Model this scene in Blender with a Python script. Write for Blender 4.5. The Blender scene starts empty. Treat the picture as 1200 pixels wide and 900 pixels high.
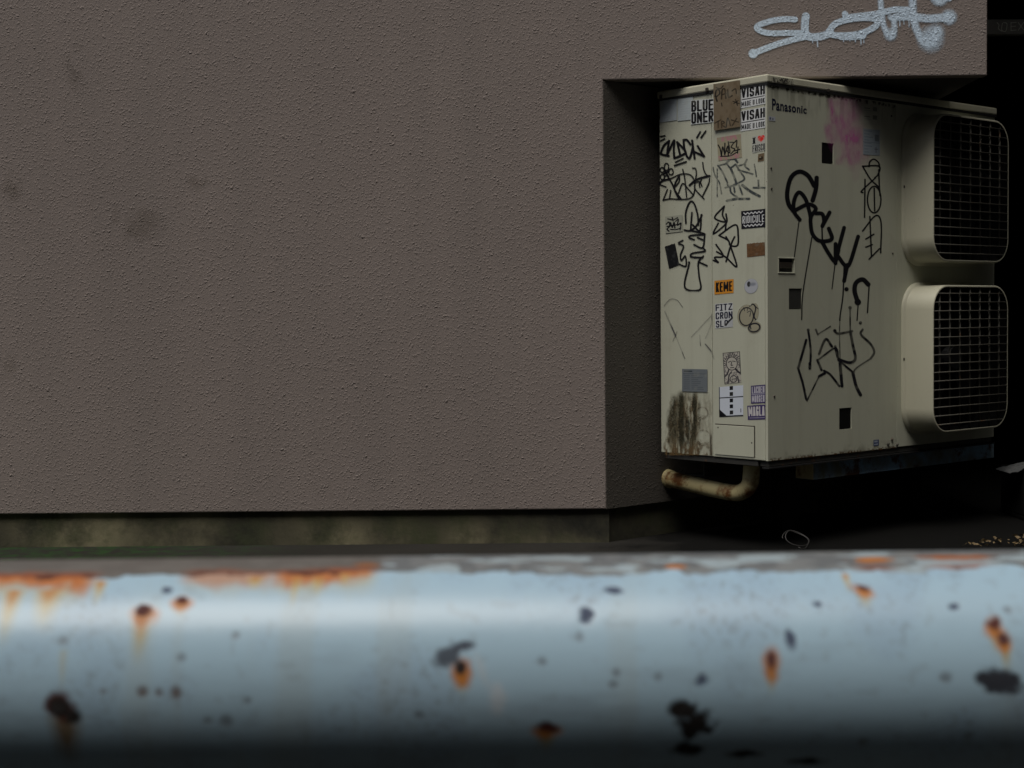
import bpy, bmesh, math, random
import numpy as np
from mathutils import Vector, Matrix, Euler

random.seed(7)
RNG = np.random.default_rng(11)
R = math.radians
scene = bpy.context.scene
C = scene.collection

# ------------------------------------------------------------------ camera
F = 1786.0
CAM = Vector((0, 0, 0.93))
ROT = Matrix.Rotation(R(90 - 2.53), 3, 'X') @ Matrix.Rotation(R(-0.58), 3, 'Z')
cd = bpy.data.cameras.new('camera')
cam = bpy.data.objects.new('camera', cd)
C.objects.link(cam)
cam.matrix_world = Matrix.Translation(CAM) @ ROT.to_4x4()
cd.sensor_fit = 'HORIZONTAL'
cd.sensor_width = 36.0
cd.lens = F / 1200 * 36
cd.clip_start = 0.02
cd.clip_end = 500
cd.dof.use_dof = True
cd.dof.focus_distance = 6.0
cd.dof.aperture_fstop = 21
scene.camera = cam

# ------------------------------------------------------------------ light
SUN_EL, SUN_AZ = 65.0, 208.0          # azimuth the light comes from, clockwise from +Y
world = bpy.data.worlds.new('World')
scene.world = world
world.use_nodes = True
wn = world.node_tree
sky = wn.nodes.new('ShaderNodeTexSky')
sky.sky_type = 'NISHITA'
sky.sun_disc = False
sky.sun_elevation = R(SUN_EL)
sky.sun_rotation = R(SUN_AZ)
sky.dust_density = 4.0
wn.links.new(sky.outputs[0], wn.nodes['Background'].inputs[0])
wn.nodes['Background'].inputs[1].default_value = 0.05
sd = bpy.data.lights.new('sun', 'SUN')
sd.energy = 1.5
sd.angle = R(38)
sd.color = (1.0, 0.97, 0.92)
sun = bpy.data.objects.new('sun', sd)
C.objects.link(sun)
sdir = Vector((math.sin(R(SUN_AZ)) * math.cos(R(SUN_EL)), math.cos(R(SUN_AZ)) * math.cos(R(SUN_EL)), math.sin(R(SUN_EL))))
sun.rotation_euler = sdir.to_track_quat('Z', 'Y').to_euler()
sun.location = (0, -3, 9)
scene.view_settings.view_transform = 'Standard'
scene.view_settings.look = 'None'
scene.view_settings.exposure = 0.50
scene.view_settings.gamma = 1.0
scene.view_settings.use_curve_mapping = False

# ------------------------------------------------------------------ helpers
def ray(x, y):
    return (ROT @ Vector(((x - 600) / F, -(y - 450) / F, -1))).normalized()

def rays(px, py):
    d = np.stack([(px - 600) / F, -(py - 450) / F, -np.ones_like(px)], -1)
    return d @ np.array(ROT).T

def hit_ground_line(x, Y):
    d = ray(x, 450)
    return CAM + d * (Y / d.y)

def link(name, me, mat=None, parent=None):
    o = bpy.data.objects.new(name, me)
    C.objects.link(o)
    if mat is not None:
        me.materials.append(mat)
    if parent is not None:
        o.parent = parent
    return o

def obj(name, bm, mat=None, parent=None, smooth=False):
    me = bpy.data.meshes.new(name)
    bm.normal_update()
    bm.to_mesh(me)
    bm.free()
    if smooth:
        me.polygons.foreach_set('use_smooth', [True] * len(me.polygons))
    return link(name, me, mat, parent)

def tag(o, label, cat, group=None):
    o['label'] = label
    o['category'] = cat
    if group:
        o['group'] = group
    return o

def thing(name, label, cat, loc=(0, 0, 0), rotz=0, group=None):
    o = bpy.data.objects.new(name, None)
    C.objects.link(o)
    o.empty_display_size = 0.1
    o.location = loc
    o.rotation_euler = (0, 0, rotz)
    return tag(o, label, cat, group)

def lab(o, s):
    o['label'] = s
    return o

def box(bm, x0, x1, y0, y1, z0, z1, bev=0.0, seg=1):
    r = bmesh.ops.create_cube(bm, size=1.0)
    for v in r['verts']:
        v.co = Vector(((x0 + x1) / 2 + v.co.x * (x1 - x0), (y0 + y1) / 2 + v.co.y * (y1 - y0), (z0 + z1) / 2 + v.co.z * (z1 - z0)))
    if bev:
        es = list({e for v in r['verts'] for e in v.link_edges})
        bmesh.ops.bevel(bm, geom=es, offset=bev, segments=seg, affect='EDGES', profile=0.5)
    return bm

def prism(bm, poly, z0, z1):
    n = len(poly)
    a = [bm.verts.new((p[0], p[1], z0)) for p in poly]
    b = [bm.verts.new((p[0], p[1], z1)) for p in poly]
    bm.faces.new(list(reversed(a)))
    bm.faces.new(b)
    for i in range(n):
        j = (i + 1) % n
        bm.faces.new((a[i], a[j], b[j], b[i]))
    return bm

def tube(bm, pts, rad, n=16, caps=True):
    pts = [Vector(p) for p in pts]
    rads = rad if isinstance(rad, (list, tuple)) else [rad] * len(pts)
    rings = []
    up = Vector((0, 0, 1))
    prev = None
    for i, p in enumerate(pts):
        t = (pts[min(i + 1, len(pts) - 1)] - pts[max(i - 1, 0)]).normalized()
        if prev is None:
            a = t.cross(up)
            if a.length < 0.05:
                a = t.cross(Vector((1, 0, 0)))
            a.normalize()
        else:
            a = (prev - t * prev.dot(t)).normalized()
        prev = a
        b = t.cross(a)
        rings.append([bm.verts.new(p + (a * math.cos(2 * math.pi * k / n) + b * math.sin(2 * math.pi * k / n)) * rads[i]) for k in range(n)])
    for i in range(len(rings) - 1):
        for k in range(n):
            bm.faces.new((rings[i][k], rings[i][(k + 1) % n], rings[i + 1][(k + 1) % n], rings[i + 1][k]))
    if caps:
        bm.faces.new(list(reversed(rings[0])))
        bm.faces.new(rings[-1])
    bmesh.ops.recalc_face_normals(bm, faces=bm.faces)
    return bm

def smooth_line(P, n=8, closed=False):
    P = [np.array(p, float) for p in P]
    if len(P) < 3:
        return np.array(P)
    out = []
    for i in range(len(P) - 1):
        p0 = P[i - 1] if i else 2 * P[0] - P[1]
        p1, p2 = P[i], P[i + 1]
        p3 = P[i + 2] if i + 2 < len(P) else 2 * P[-1] - P[-2]
        for k in range(n):
            t = k / n
            out.append(0.5 * (2 * p1 + (p2 - p0) * t + (2 * p0 - 5 * p1 + 4 * p2 - p3) * t * t + (3 * p1 - p0 - 3 * p2 + p3) * t ** 3))
    out.append(P[-1])
    return np.array(out)

# value noise in numpy
_lat = RNG.random((256, 256))
def vnoise(x, y, seed=0):
    x = np.asarray(x, float) + seed * 17.31
    y = np.asarray(y, float) + seed * 9.73
    xi = np.floor(x).astype(int); yi = np.floor(y).astype(int)
    fx = x - xi; fy = y - yi
    fx = fx * fx * (3 - 2 * fx); fy = fy * fy * (3 - 2 * fy)
    g = lambda a, b: _lat[a % 256, b % 256]
    return (g(xi, yi) * (1 - fx) + g(xi + 1, yi) * fx) * (1 - fy) + (g(xi, yi + 1) * (1 - fx) + g(xi + 1, yi + 1) * fx) * fy
def fbm(x, y, o=4, seed=0):
    s, a, t = 0, 0.5, 0
    for k in range(o):
        s = s + a * vnoise(np.asarray(x) * 2 ** k, np.asarray(y) * 2 ** k, seed + k); t += a; a *= 0.5
    return s / t
def sstep(a, b, x):
    t = np.clip((x - a) / (b - a), 0, 1)
    return t * t * (3 - 2 * t)

# ------------------------------------------------------------------ materials
class NT:
    def __init__(s, name):
        s.m = bpy.data.materials.new(name)
        s.m.use_nodes = True
        s.t = s.m.node_tree
        s.b = s.t.nodes['Principled BSDF']
        s.tc = s.t.nodes.new('ShaderNodeTexCoord')
    def n(s, kind, **kw):
        k = s.t.nodes.new(kind)
        for a, v in kw.items():
            if a.startswith('i_'):
                k.inputs[a[2:].replace('_', ' ')].default_value = v
            else:
                setattr(k, a, v)
        return k
    def l(s, a, b):
        s.t.links.new(a, b)
    def map(s, scale=(1, 1, 1)):
        k = s.n('ShaderNodeMapping')
        k.inputs['Scale'].default_value = scale
        s.l(s.tc.outputs['Object'], k.inputs[0])
        return k.outputs[0]
    def noise(s, scale, detail=4, rough=0.55, vec=None, dist=0.0):
        k = s.n('ShaderNodeTexNoise')
        k.inputs['Scale'].default_value = scale
        k.inputs['Detail'].default_value = detail
        k.inputs['Roughness'].default_value = rough
        k.inputs['Distortion'].default_value = dist
        s.l(vec or s.tc.outputs['Object'], k.inputs['Vector'])
        return k.outputs['Fac']
    def ramp(s, fac, *stops):
        k = s.n('ShaderNodeValToRGB')
        e = k.color_ramp.elements
        while len(e) < len(stops):
            e.new(0.5)
        for i, (p, c) in enumerate(stops):
            e[i].position = p
            e[i].color = (c, c, c, 1) if isinstance(c, (int, float)) else (*c, 1)
        s.l(fac, k.inputs[0])
        return k.outputs[0]
    def mix(s, fac, a, b, mode='MIX'):
        k = s.n('ShaderNodeMix', data_type='RGBA', blend_type=mode)
        for v, i in ((fac, 0), (a, 6), (b, 7)):
            if isinstance(v, bpy.types.NodeSocket):
                s.l(v, k.inputs[i])
            elif i == 0:
                k.inputs[0].default_value = v
            else:
                k.inputs[i].default_value = (*v, 1)
        return k.outputs[2]
    def math(s, op, a, b=None):
        k = s.n('ShaderNodeMath', operation=op)
        for v, i in ((a, 0), (b, 1)):
            if v is None:
                continue
            if isinstance(v, bpy.types.NodeSocket):
                s.l(v, k.inputs[i])
            else:
                k.inputs[i].default_value = v
        return k.outputs[0]
    def bump(s, h, strength, dist, normal=None):
        k = s.n('ShaderNodeBump')
        k.inputs['Strength'].default_value = strength
        k.inputs['Distance'].default_value = dist
        s.l(h, k.inputs['Height'])
        if normal is not None:
            s.l(normal, k.inputs['Normal'])
        return k.outputs[0]
    def done(s, col=None, rough=0.6, normal=None, metal=0.0, spec=0.5):
        if isinstance(col, bpy.types.NodeSocket):
            s.l(col, s.b.inputs['Base Color'])
        elif col is not None:
            s.b.inputs['Base Color'].default_value = (*col, 1)
        if isinstance(rough, bpy.types.NodeSocket):
            s.l(rough, s.b.inputs['Roughness'])
        else:
            s.b.inputs['Roughness'].default_value = rough
        s.b.inputs['Metallic'].default_value = metal
        s.b.inputs['Specular IOR Level'].default_value = spec
        if normal is not None:
            s.l(normal, s.b.inputs['Normal'])
        return s.m

def plain(name, col, rough=0.6, metal=0.0, spec=0.5, var=0.25, scale=14):
    t = NT(name)
    f = t.noise(scale, 5)
    c = t.mix(f, tuple(max(0, v * (1 - var)) for v in col), tuple(v * (1 + var) for v in col))
    return t.done(c, rough, None, metal, spec)

def stucco_height(t):
    wn_ = t.n('ShaderNodeTexNoise'); wn_.inputs['Scale'].default_value = 60
    ws = t.n('ShaderNodeVectorMath', operation='SCALE'); ws.inputs['Scale'].default_value = 0.016
    wv = t.n('ShaderNodeVectorMath', operation='ADD')
    t.l(t.tc.outputs['Object'], wn_.inputs['Vector']); t.l(wn_.outputs['Color'], ws.inputs[0])
    t.l(t.tc.outputs['Object'], wv.inputs[0]); t.l(ws.outputs[0], wv.inputs[1])
    def pim(scale, r0, r1, nsc, n0, n1):
        vo = t.n('ShaderNodeTexVoronoi', feature='F1')
        vo.inputs['Scale'].default_value = scale
        t.l(wv.outputs[0], vo.inputs['Vector'])
        return t.math('MULTIPLY', t.ramp(vo.outputs['Distance'], (r0, 1.0), (r1, 0.0)), t.ramp(t.noise(nsc, 3, 0.6), (n0, 0.0), (n1, 1.0)))
    big = pim(52, 0.03, 0.32, 24, 0.50, 0.66)
    mid = pim(96, 0.05, 0.50, 40, 0.36, 0.58)
    fine = t.noise(190, 4, 0.65)
    h = t.math('ADD', t.math('MULTIPLY', big, 0.95), t.math('ADD', t.math('MULTIPLY', mid, 0.50), t.math('MULTIPLY', fine, 0.30)))
    return h, fine

def m_stucco(name='stucco', k=1.0, tint=(1, 1, 1)):
    t = NT(name)
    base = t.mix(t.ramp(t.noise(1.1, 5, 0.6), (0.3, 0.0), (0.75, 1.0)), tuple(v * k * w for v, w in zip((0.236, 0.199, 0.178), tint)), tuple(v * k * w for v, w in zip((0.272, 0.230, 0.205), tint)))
    # faint vertical weather streaks and a few dull scuffs
    st = t.ramp(t.noise(1.0, 5, 0.6, t.map((5.0, 5.0, 0.35))), (0.45, 0.0), (0.8, 0.35))
    base = t.mix(st, base, tuple(v * k for v in (0.17, 0.15, 0.135)))
    sc = t.ramp(t.noise(2.3, 6, 0.65), (0.66, 0.0), (0.74, 0.45))
    base = t.mix(sc, base, (0.10, 0.085, 0.06))
    h, fine = stucco_height(t)
    base = t.mix(t.math('MULTIPLY', fine, 0.5), base, tuple(v * k * w for v, w in zip((0.19, 0.16, 0.15), tint)))
    return t.done(base, 0.8, t.bump(h, 1.0, 0.0041), spec=0.35)

def m_plinth():
    t = NT('foundation_concrete')
    a = t.mix(t.noise(9, 6, 0.65), (0.15, 0.135, 0.08), (0.31, 0.28, 0.165))
    drip = t.ramp(t.noise(1.0, 6, 0.65, t.map((3.6, 3.6, 3.0))), (0.36, 0.9), (0.56, 0.0))
    a = t.mix(drip, a, (0.012, 0.012, 0.009))
    a = t.mix(t.ramp(t.noise(0.55, 3, 0.6), (0.46, 0.8), (0.56, 0.0)), a, (0.010, 0.011, 0.007))
    moss = t.ramp(t.noise(3.2, 6, 0.7), (0.48, 0.0), (0.64, 0.7))
    a = t.mix(moss, a, (0.045, 0.055, 0.020))
    return t.done(a, 0.85, t.bump(t.noise(60, 5, 0.6), 0.5, 0.004))

def m_ground():
    t = NT('asphalt')
    a = t.mix(t.noise(160, 4, 0.7), (0.016, 0.0155, 0.014), (0.042, 0.039, 0.033))
    a = t.mix(t.ramp(t.noise(1.7, 5, 0.6), (0.4, 0.0), (0.7, 0.6)), a, (0.018, 0.017, 0.013))
    # moss along the foot of the wall
    sx = t.n('ShaderNodeSeparateXYZ')
    t.l(t.tc.outputs['Object'], sx.inputs[0])
    near = t.math('MULTIPLY', t.ramp(t.math('MULTIPLY', sx.outputs[1], 0.1), (0.54, 0.0), (0.60, 1.0)), t.ramp(t.math('ADD', t.math('MULTIPLY', sx.outputs[0], -0.25), 0.1), (0.3, 0.0), (0.5, 1.0)))
    mo = t.math('MULTIPLY', near, t.ramp(t.noise(16, 6, 0.7), (0.45, 0.0), (0.6, 1.0)))
    a = t.mix(mo, a, (0.022, 0.055, 0.015))
    # shade painted as a ragged near-black patch in the cut-away corner and passage
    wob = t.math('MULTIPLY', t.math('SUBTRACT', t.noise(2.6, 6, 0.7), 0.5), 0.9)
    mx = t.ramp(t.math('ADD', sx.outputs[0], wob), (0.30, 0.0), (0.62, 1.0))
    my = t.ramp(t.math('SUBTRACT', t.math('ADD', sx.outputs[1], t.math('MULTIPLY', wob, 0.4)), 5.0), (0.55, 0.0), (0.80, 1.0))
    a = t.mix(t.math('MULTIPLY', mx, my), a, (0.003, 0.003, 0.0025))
    return t.done(a, 0.9, t.bump(t.noise(140, 4, 0.7), 0.8, 0.006), spec=0.15)

def m_cream(name='cream_enamel', col=(0.50, 0.51, 0.405), grime=0.5):
    t = NT(name)
    a = t.mix(t.noise(2.2, 4, 0.6), tuple(v * 0.93 for v in col), tuple(v * 1.05 for v in col))
    st = t.ramp(t.noise(1.0, 5, 0.7, t.map((16, 16, 0.9))), (0.48, 0.0), (0.90, grime * 0.6))
    a = t.mix(st, a, (0.25, 0.24, 0.17))
    bl = t.ramp(t.noise(7, 6, 0.7), (0.58, 0.0), (0.8, grime * 0.7))
    a = t.mix(bl, a, (0.30, 0.27, 0.19))
    sp = t.ramp(t.noise(85, 2, 0.5), (0.755, 0.0), (0.78, 0.75))
    a = t.mix(sp, a, (0.10, 0.065, 0.03))
    return t.done(a, 0.5, t.bump(t.noise(4, 2, 0.4), 0.12, 0.01), spec=0.4)

def m_rusty(name, col, rust=0.5, streak=(7, 7, 7)):
    t = NT(name)
    n = t.noise(1.0, 7, 0.68, t.map(streak))
    a = t.mix(t.noise(9, 5), tuple(v * 0.75 for v in col), tuple(v * 1.2 for v in col))
    rcol = t.mix(t.noise(26, 5), (0.05, 0.016, 0.006), (0.30, 0.12, 0.02))
    f = t.ramp(n, (rust, 0.0), (rust + 0.1, 1.0))
    return t.done(t.mix(f, a, rcol), 0.65, t.bump(n, 0.3, 0.003))

def m_beam():
    t = NT('flaking_blue_paint')
    a = t.mix(t.ramp(t.noise(5.5, 5, 0.6), (0.40, 0.0), (0.58, 1.0)), (0.14, 0.15, 0.12), (0.20, 0.33, 0.46))
    n = t.noise(8, 7, 0.7)
    a = t.mix(t.ramp(n, (0.52, 0.0), (0.60, 1.0)), a, t.mix(t.noise(30, 4), (0.02, 0.010, 0.006), (0.12, 0.05, 0.02)))
    return t.done(a, 0.7, t.bump(n, 0.4, 0.004))

def m_paint(name='printed_surface', rough=0.6, attr='Col', spec=0.15, relief=False):
    t = NT(name)
    k = t.n('ShaderNodeAttribute', attribute_name=attr)
    t.l(k.outputs['Color'], t.b.inputs['Base Color'])
    t.l(k.outputs['Alpha'], t.b.inputs['Alpha'])
    return t.done(None, rough, t.bump(stucco_height(t)[0], 1.0, 0.0041) if relief else None, spec=spec)

M = dict(
    stucco=m_stucco(), stucco2=m_stucco('shaded_stucco', 0.38, (0.92, 0.98, 0.92)), plinth=m_plinth(), ground=m_ground(),  # stucco2: same stucco darkened, painting in the shade on the splayed wall
    cream=m_cream(), lid=m_cream('cream_lid', (0.54, 0.53, 0.41), 0.55), shroud=m_cream('cream_shroud', (0.53, 0.52, 0.40), 0.3),
    dark=plain('black_metal', (0.012, 0.012, 0.012), 0.6), base=m_rusty('dirty_base_steel', (0.035, 0.034, 0.03), 0.56),
    hole=plain('inner_void', (0.006, 0.006, 0.006), 0.9, spec=0.1), wire=m_rusty('grey_wire', (0.075, 0.071, 0.056), 0.62, (14, 14, 14)),
    blue=m_beam(), oldpipe=m_rusty('cream_pipe_rust', (0.50, 0.43, 0.22), 0.505, (8, 8, 8)),
    screw=plain('screw_metal', (0.06, 0.05, 0.04), 0.5, 0.4), soffit=plain('soffit_concrete', (0.045, 0.042, 0.038), 0.9),
    passage=plain('near_black_concrete', (0.012, 0.012, 0.011), 0.95, spec=0.2), print=m_paint(), spray=m_paint('spray_paint_on_stucco', 0.55, spec=0.4, relief=True),  # passage: one even near-black tone
    bar=plain('grey_bar', (0.34, 0.34, 0.30), 0.7), leaf=plain('dry_leaf', (0.17, 0.12, 0.055), 0.7, var=0.5, scale=40),
    sheet=plain('plastic_sheet', (0.12, 0.125, 0.125), 0.35), crate=plain('black_crate', (0.008, 0.008, 0.008), 0.8, spec=0.1),
    rubber=plain('black_cable', (0.009, 0.008, 0.007), 0.5), cover=plain('grey_vent_cover', (0.035, 0.035, 0.032), 0.6), rail=None, opp=plain('blocker_grey', (0.035, 0.035, 0.036), 0.8))

# ------------------------------------------------------------------ ground
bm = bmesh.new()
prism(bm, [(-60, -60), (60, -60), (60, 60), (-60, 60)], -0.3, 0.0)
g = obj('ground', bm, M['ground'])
g['kind'] = 'structure'

# ------------------------------------------------------------------ building with the cut-away corner
EY = R(40.9)
eR = Vector((math.cos(EY), math.sin(EY), 0))          # along the cabinet front
YAW = R(0.7)
wdir = Vector((math.cos(YAW), -math.sin(YAW), 0))
P0 = hit_ground_line(709.5, 6.2); P0.z = 0
BW = Matrix.Translation(P0) @ Matrix.Rotation(-YAW, 4, 'Z')     # building frame: x along the front, y inwards
BI = BW.inverted()
def on_wall(x, y):                                     # photo point -> building frame, on the front plane
    o = BI @ CAM; d = BI.to_3x3() @ ray(x, y)
    return o + d * (-o.y / d.y)
Z_PL = on_wall(360, 599.5).z                           # top of the foundation
Z_LI = on_wall(930, 91).z                              # underside of the overhang
X_CO = on_wall(1157, 50).x                             # right-hand corner
bld = thing('corner_building', 'mauve brown stucco building with a cut-away corner over a mossy foundation', 'building', P0, -YAW)
bm = bmesh.new()
poly = [(-9, Z_PL), (0, Z_PL), (0, Z_LI), (X_CO, Z_LI), (X_CO, 7), (-9, 7)]
fr = [bm.verts.new((x, 0, z)) for x, z in poly]
bk = [bm.verts.new((x, 0.06, z)) for x, z in poly]
bm.faces.new(fr); bm.faces.new(list(reversed(bk)))
for i in range(6):
    j = (i + 1) % 6
    bm.faces.new((fr[j], fr[i], bk[i], bk[j]))
bmesh.ops.recalc_face_normals(bm, faces=bm.faces)
es = [e for e in bm.edges if (e.verts[0] in fr and e.verts[1] in fr)]
bmesh.ops.bevel(bm, geom=es, offset=0.005, segments=2, affect='EDGES', profile=0.5)
obj('wall', bm, M['stucco'], bld)
# splayed wall behind the cabinet
ang = EY + YAW
cx, cy = math.cos(ang), math.sin(ang)
L_CH = X_CO / cx + 0.0
def chamfer(a, b, off, thick):                         # points along the splayed wall
    nx, ny = -cy, cx
    return [(cx * a + nx * off, cy * a + ny * off), (cx * b + nx * off, cy * b + ny * off), (cx * b + nx * (off + thick), cy * b + ny * (off + thick)), (cx * a + nx * (off + thick), cy * a + ny * (off + thick))]
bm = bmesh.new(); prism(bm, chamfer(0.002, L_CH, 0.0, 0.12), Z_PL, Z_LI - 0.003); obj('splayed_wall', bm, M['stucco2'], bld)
bm = bmesh.new(); prism(bm, [(-9, 0.022), (0.012, 0.022), (0.012, 0.2), (-9, 0.2)], -0.1, Z_PL - 0.003); obj('foundation', bm, M['plinth'], bld)
bm = bmesh.new(); prism(bm, chamfer(0.02, L_CH - 0.02, 0.022, 0.08), -0.1, Z_PL - 0.003); obj('foundation', bm, M['plinth'], bld)
bm = bmesh.new(); prism(bm, [(0.02, 0.063), (X_CO - 0.003, 0.063), (X_CO - 0.003, 3.2), (0.02, 3.2)], Z_LI + 0.004, Z_LI + 0.2); obj('soffit', bm, M['soffit'], bld)
bm = bmesh.new(); prism(bm, [(X_CO - 0.2, 0.063), (X_CO - 0.001, 0.063), (X_CO - 0.001, 8), (X_CO - 0.2, 8)], Z_LI + 0.21, 7); obj('side_wall', bm, M['stucco'], bld)
yb = cy * L_CH
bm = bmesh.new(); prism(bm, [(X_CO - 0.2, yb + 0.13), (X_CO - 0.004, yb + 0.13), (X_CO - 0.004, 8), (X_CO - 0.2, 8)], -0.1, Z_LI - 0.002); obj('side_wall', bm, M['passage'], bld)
bm = bmesh.new(); prism(bm, [(-9, 0.065), (X_CO - 0.21, 0.065), (X_CO - 0.21, 8), (-9, 8)], 7.003, 7.2); obj('roof', bm, M['soffit'], bld)

# ------------------------------------------------------------------ print / paint canvases
BLOCK = {
    'A': [[(0, 1), (0.4, 0), (0.6, 0), (1, 1)], [(0.2, 0.68), (0.8, 0.68)]], 'B': [[(0, 0), (0, 1), (0.8, 1), (1, 0.86), (1, 0.6), (0.8, 0.47), (0, 0.47)], [(0, 0), (0.75, 0), (0.95, 0.12), (0.95, 0.36), (0.75, 0.47)]],
    'C': [[(1, 0.25), (1, 0.12), (0.8, 0), (0.2, 0), (0, 0.12), (0, 0.88), (0.2, 1), (0.8, 1), (1, 0.88), (1, 0.75)]], 'D': [[(0, 0), (0, 1), (0.7, 1), (1, 0.85), (1, 0.15), (0.7, 0), (0, 0)]],
    'E': [[(1, 0), (0, 0), (0, 1), (1, 1)], [(0, 0.48), (0.85, 0.48)]], 'F': [[(1, 0), (0, 0), (0, 1)], [(0, 0.48), (0.85, 0.48)]], 'G': [[(1, 0.22), (0.8, 0), (0.2, 0), (0, 0.12), (0, 0.88), (0.2, 1), (0.8, 1), (1, 0.88), (1, 0.55), (0.6, 0.55)]],
    'H': [[(0, 0), (0, 1)], [(1, 0), (1, 1)], [(0, 0.5), (1, 0.5)]], 'I': [[(0, 0), (0, 1)]], 'K': [[(0, 0), (0, 1)], [(1, 0), (0.1, 0.55)], [(0.3, 0.42), (1, 1)]], 'L': [[(0, 0), (0, 1), (1, 1)]],
    'M': [[(0, 1), (0, 0), (0.5, 0.75), (1, 0), (1, 1)]], 'N': [[(0, 1), (0, 0), (1, 1), (1, 0)]], 'O': [[(0.2, 0), (0.8, 0), (1, 0.12), (1, 0.88), (0.8, 1), (0.2, 1), (0, 0.88), (0, 0.12), (0.2, 0)]],
    'R': [[(0, 1), (0, 0), (0.8, 0), (1, 0.14), (1, 0.38), (0.8, 0.52), (0, 0.52)], [(0.5, 0.52), (1, 1)]], 'S': [[(1, 0.2), (0.85, 0), (0.2, 0), (0, 0.12), (0, 0.36), (0.2, 0.48), (0.8, 0.52), (1, 0.64), (1, 0.88), (0.8, 1), (0.15, 1), (0, 0.8)]],
    'T': [[(0, 0), (1, 0)], [(0.5, 0), (0.5, 1)]], 'U': [[(0, 0), (0, 0.88), (0.2, 1), (0.8, 1), (1, 0.88), (1, 0)]], 'V': [[(0, 0), (0.5, 1), (1, 0)]], 'Z': [[(0, 0), (1, 0), (0, 1), (1, 1)]]}

class Canvas:
    """A colour field over a quad of surface, turned into one fine mesh whose vertices carry colour and coverage."""
    def __init__(s, quad, W, H, nx, ny, bg=None):
        s.q = np.array(quad, float)          # tl, tr, br, bl
        s.W, s.H, s.nx, s.ny = W, H, nx, ny
        s.X, s.Y = np.meshgrid(np.linspace(0, W, nx), np.linspace(0, H, ny))
        s.px = max(W / nx, H / ny)
        s.c = np.zeros((ny, nx, 4))
        if bg is not None:
            s.c[..., :3] = bg; s.c[..., 3] = 1
    def over(s, a, col):
        a = np.clip(a, 0, 1)
        A = s.c[..., 3]
        out = a + A * (1 - a)
        for k in range(3):
            s.c[..., k] = np.where(out > 1e-6, (col[k] * a + s.c[..., k] * A * (1 - a)) / np.maximum(out, 1e-6), col[k])
        s.c[..., 3] = out
    def dist(s, P):
        D = np.full(s.X.shape, 1e9)
        for a, b in zip(P[:-1], P[1:]):
            vx, vy = b[0] - a[0], b[1] - a[1]
            L = vx * vx + vy * vy + 1e-12
            t = np.clip(((s.X - a[0]) * vx + (s.Y - a[1]) * vy) / L, 0, 1)
            D = np.minimum(D, np.hypot(s.X - a[0] - t * vx, s.Y - a[1] - t * vy))
        return D
    def stroke(s, P, w, col=(0.008, 0.008, 0.010), soft=None, op=1.0, smooth=True):
        P = smooth_line(P, 6) if smooth else np.array(P, float)
        soft = soft or 1.3 * s.px
        s.over(op * np.clip((w / 2 - s.dist(P)) / soft + 0.5, 0, 1), col)
    def blob(s, x, y, rx, ry, col, soft=None, op=1.0, wob=0.0, seed=0):
        d = np.hypot((s.X - x) / rx, (s.Y - y) / ry)
        if wob:
            d = d + wob * (fbm(s.X / rx * 1.6, s.Y / ry * 1.6, 3, seed) - 0.5) * 2
        soft = soft or 1.3 * s.px / min(rx, ry)
        s.over(op * np.clip((1 - d) / soft + 0.5, 0, 1), col)
    def rect(s, x0, y0, x1, y1, col, op=1.0):
        e = s.px
        a = np.clip((s.X - x0) / e + 0.5, 0, 1) * np.clip((x1 - s.X) / e + 0.5, 0, 1) * np.clip((s.Y - y0) / e + 0.5, 0, 1) * np.clip((y1 - s.Y) / e + 0.5, 0, 1)
        s.over(op * a, col)
    def text(s, body, x0, y0, x1, y1, col=(0.008, 0.008, 0.010), bold=0.02, op=1.0):
        T = glyphs(body, bold)
        mn, mx = T.reshape(-1, 2).min(0), T.reshape(-1, 2).max(0)
        T = (T - mn) / (mx - mn)
        T = np.stack([x0 + T[..., 0] * (x1 - x0), y1 - T[..., 1] * (y1 - y0)], -1)
        acc = np.zeros(s.X.shape)
        hx, hy = s.W / s.nx / 4, s.H / s.ny / 4
        for ox in (-hx, hx):
            for oy in (-hy, hy):
                m = np.zeros(s.X.shape, bool)
                for t in T:
                    i0 = max(0, int(np.floor((t[:, 0].min()) / s.W * (s.nx - 1))) - 1); i1 = min(s.nx, int(np.ceil(t[:, 0].max() / s.W * (s.nx - 1))) + 2)
                    j0 = max(0, int(np.floor((t[:, 1].min()) / s.H * (s.ny - 1))) - 1); j1 = min(s.ny, int(np.ceil(t[:, 1].max() / s.H * (s.ny - 1))) + 2)
                    if i0 >= i1 or j0 >= j1:
                        continue
                    X = s.X[j0:j1, i0:i1] + ox; Y = s.Y[j0:j1, i0:i1] + oy
                    e = [(t[(k + 1) % 3, 0] - t[k, 0]) * (Y - t[k, 1]) - (t[(k + 1) % 3, 1] - t[k, 1]) * (X - t[k, 0]) for k in range(3)]
                    m[j0:j1, i0:i1] |= ((e[0] >= 0) & (e[1] >= 0) & (e[2] >= 0)) | ((e[0] <= 0) & (e[1] <= 0) & (e[2] <= 0))
                acc += m
        s.over(op * acc / 4, col)
    def block(s, body, x0, y0, x1, y1, w, col=(0.008, 0.008, 0.010), gap=0.16, wob=0.0):
        wd = [{'M': 1.45, 'I': 0.55, ' ': 0.5, 'N': 1.08}.get(ch, 1.0) for ch in body]
        cell = (x1 - x0) / (sum(wd) - gap)
        at = x0
        for i, ch in enumerate(body):
            a = at + w / 2; b = at + cell * (wd[i] - gap) - w / 2
            at += cell * wd[i]
            if ch == 'I': a = b = (a + b) / 2
            for P in BLOCK.get(ch, []):
                s.stroke([(a + (b - a) * u, y0 + w / 2 + (y1 - y0 - w) * v + wob * math.sin(7 * u + 3 * i)) for u, v in P], w, col, smooth=False)
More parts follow.
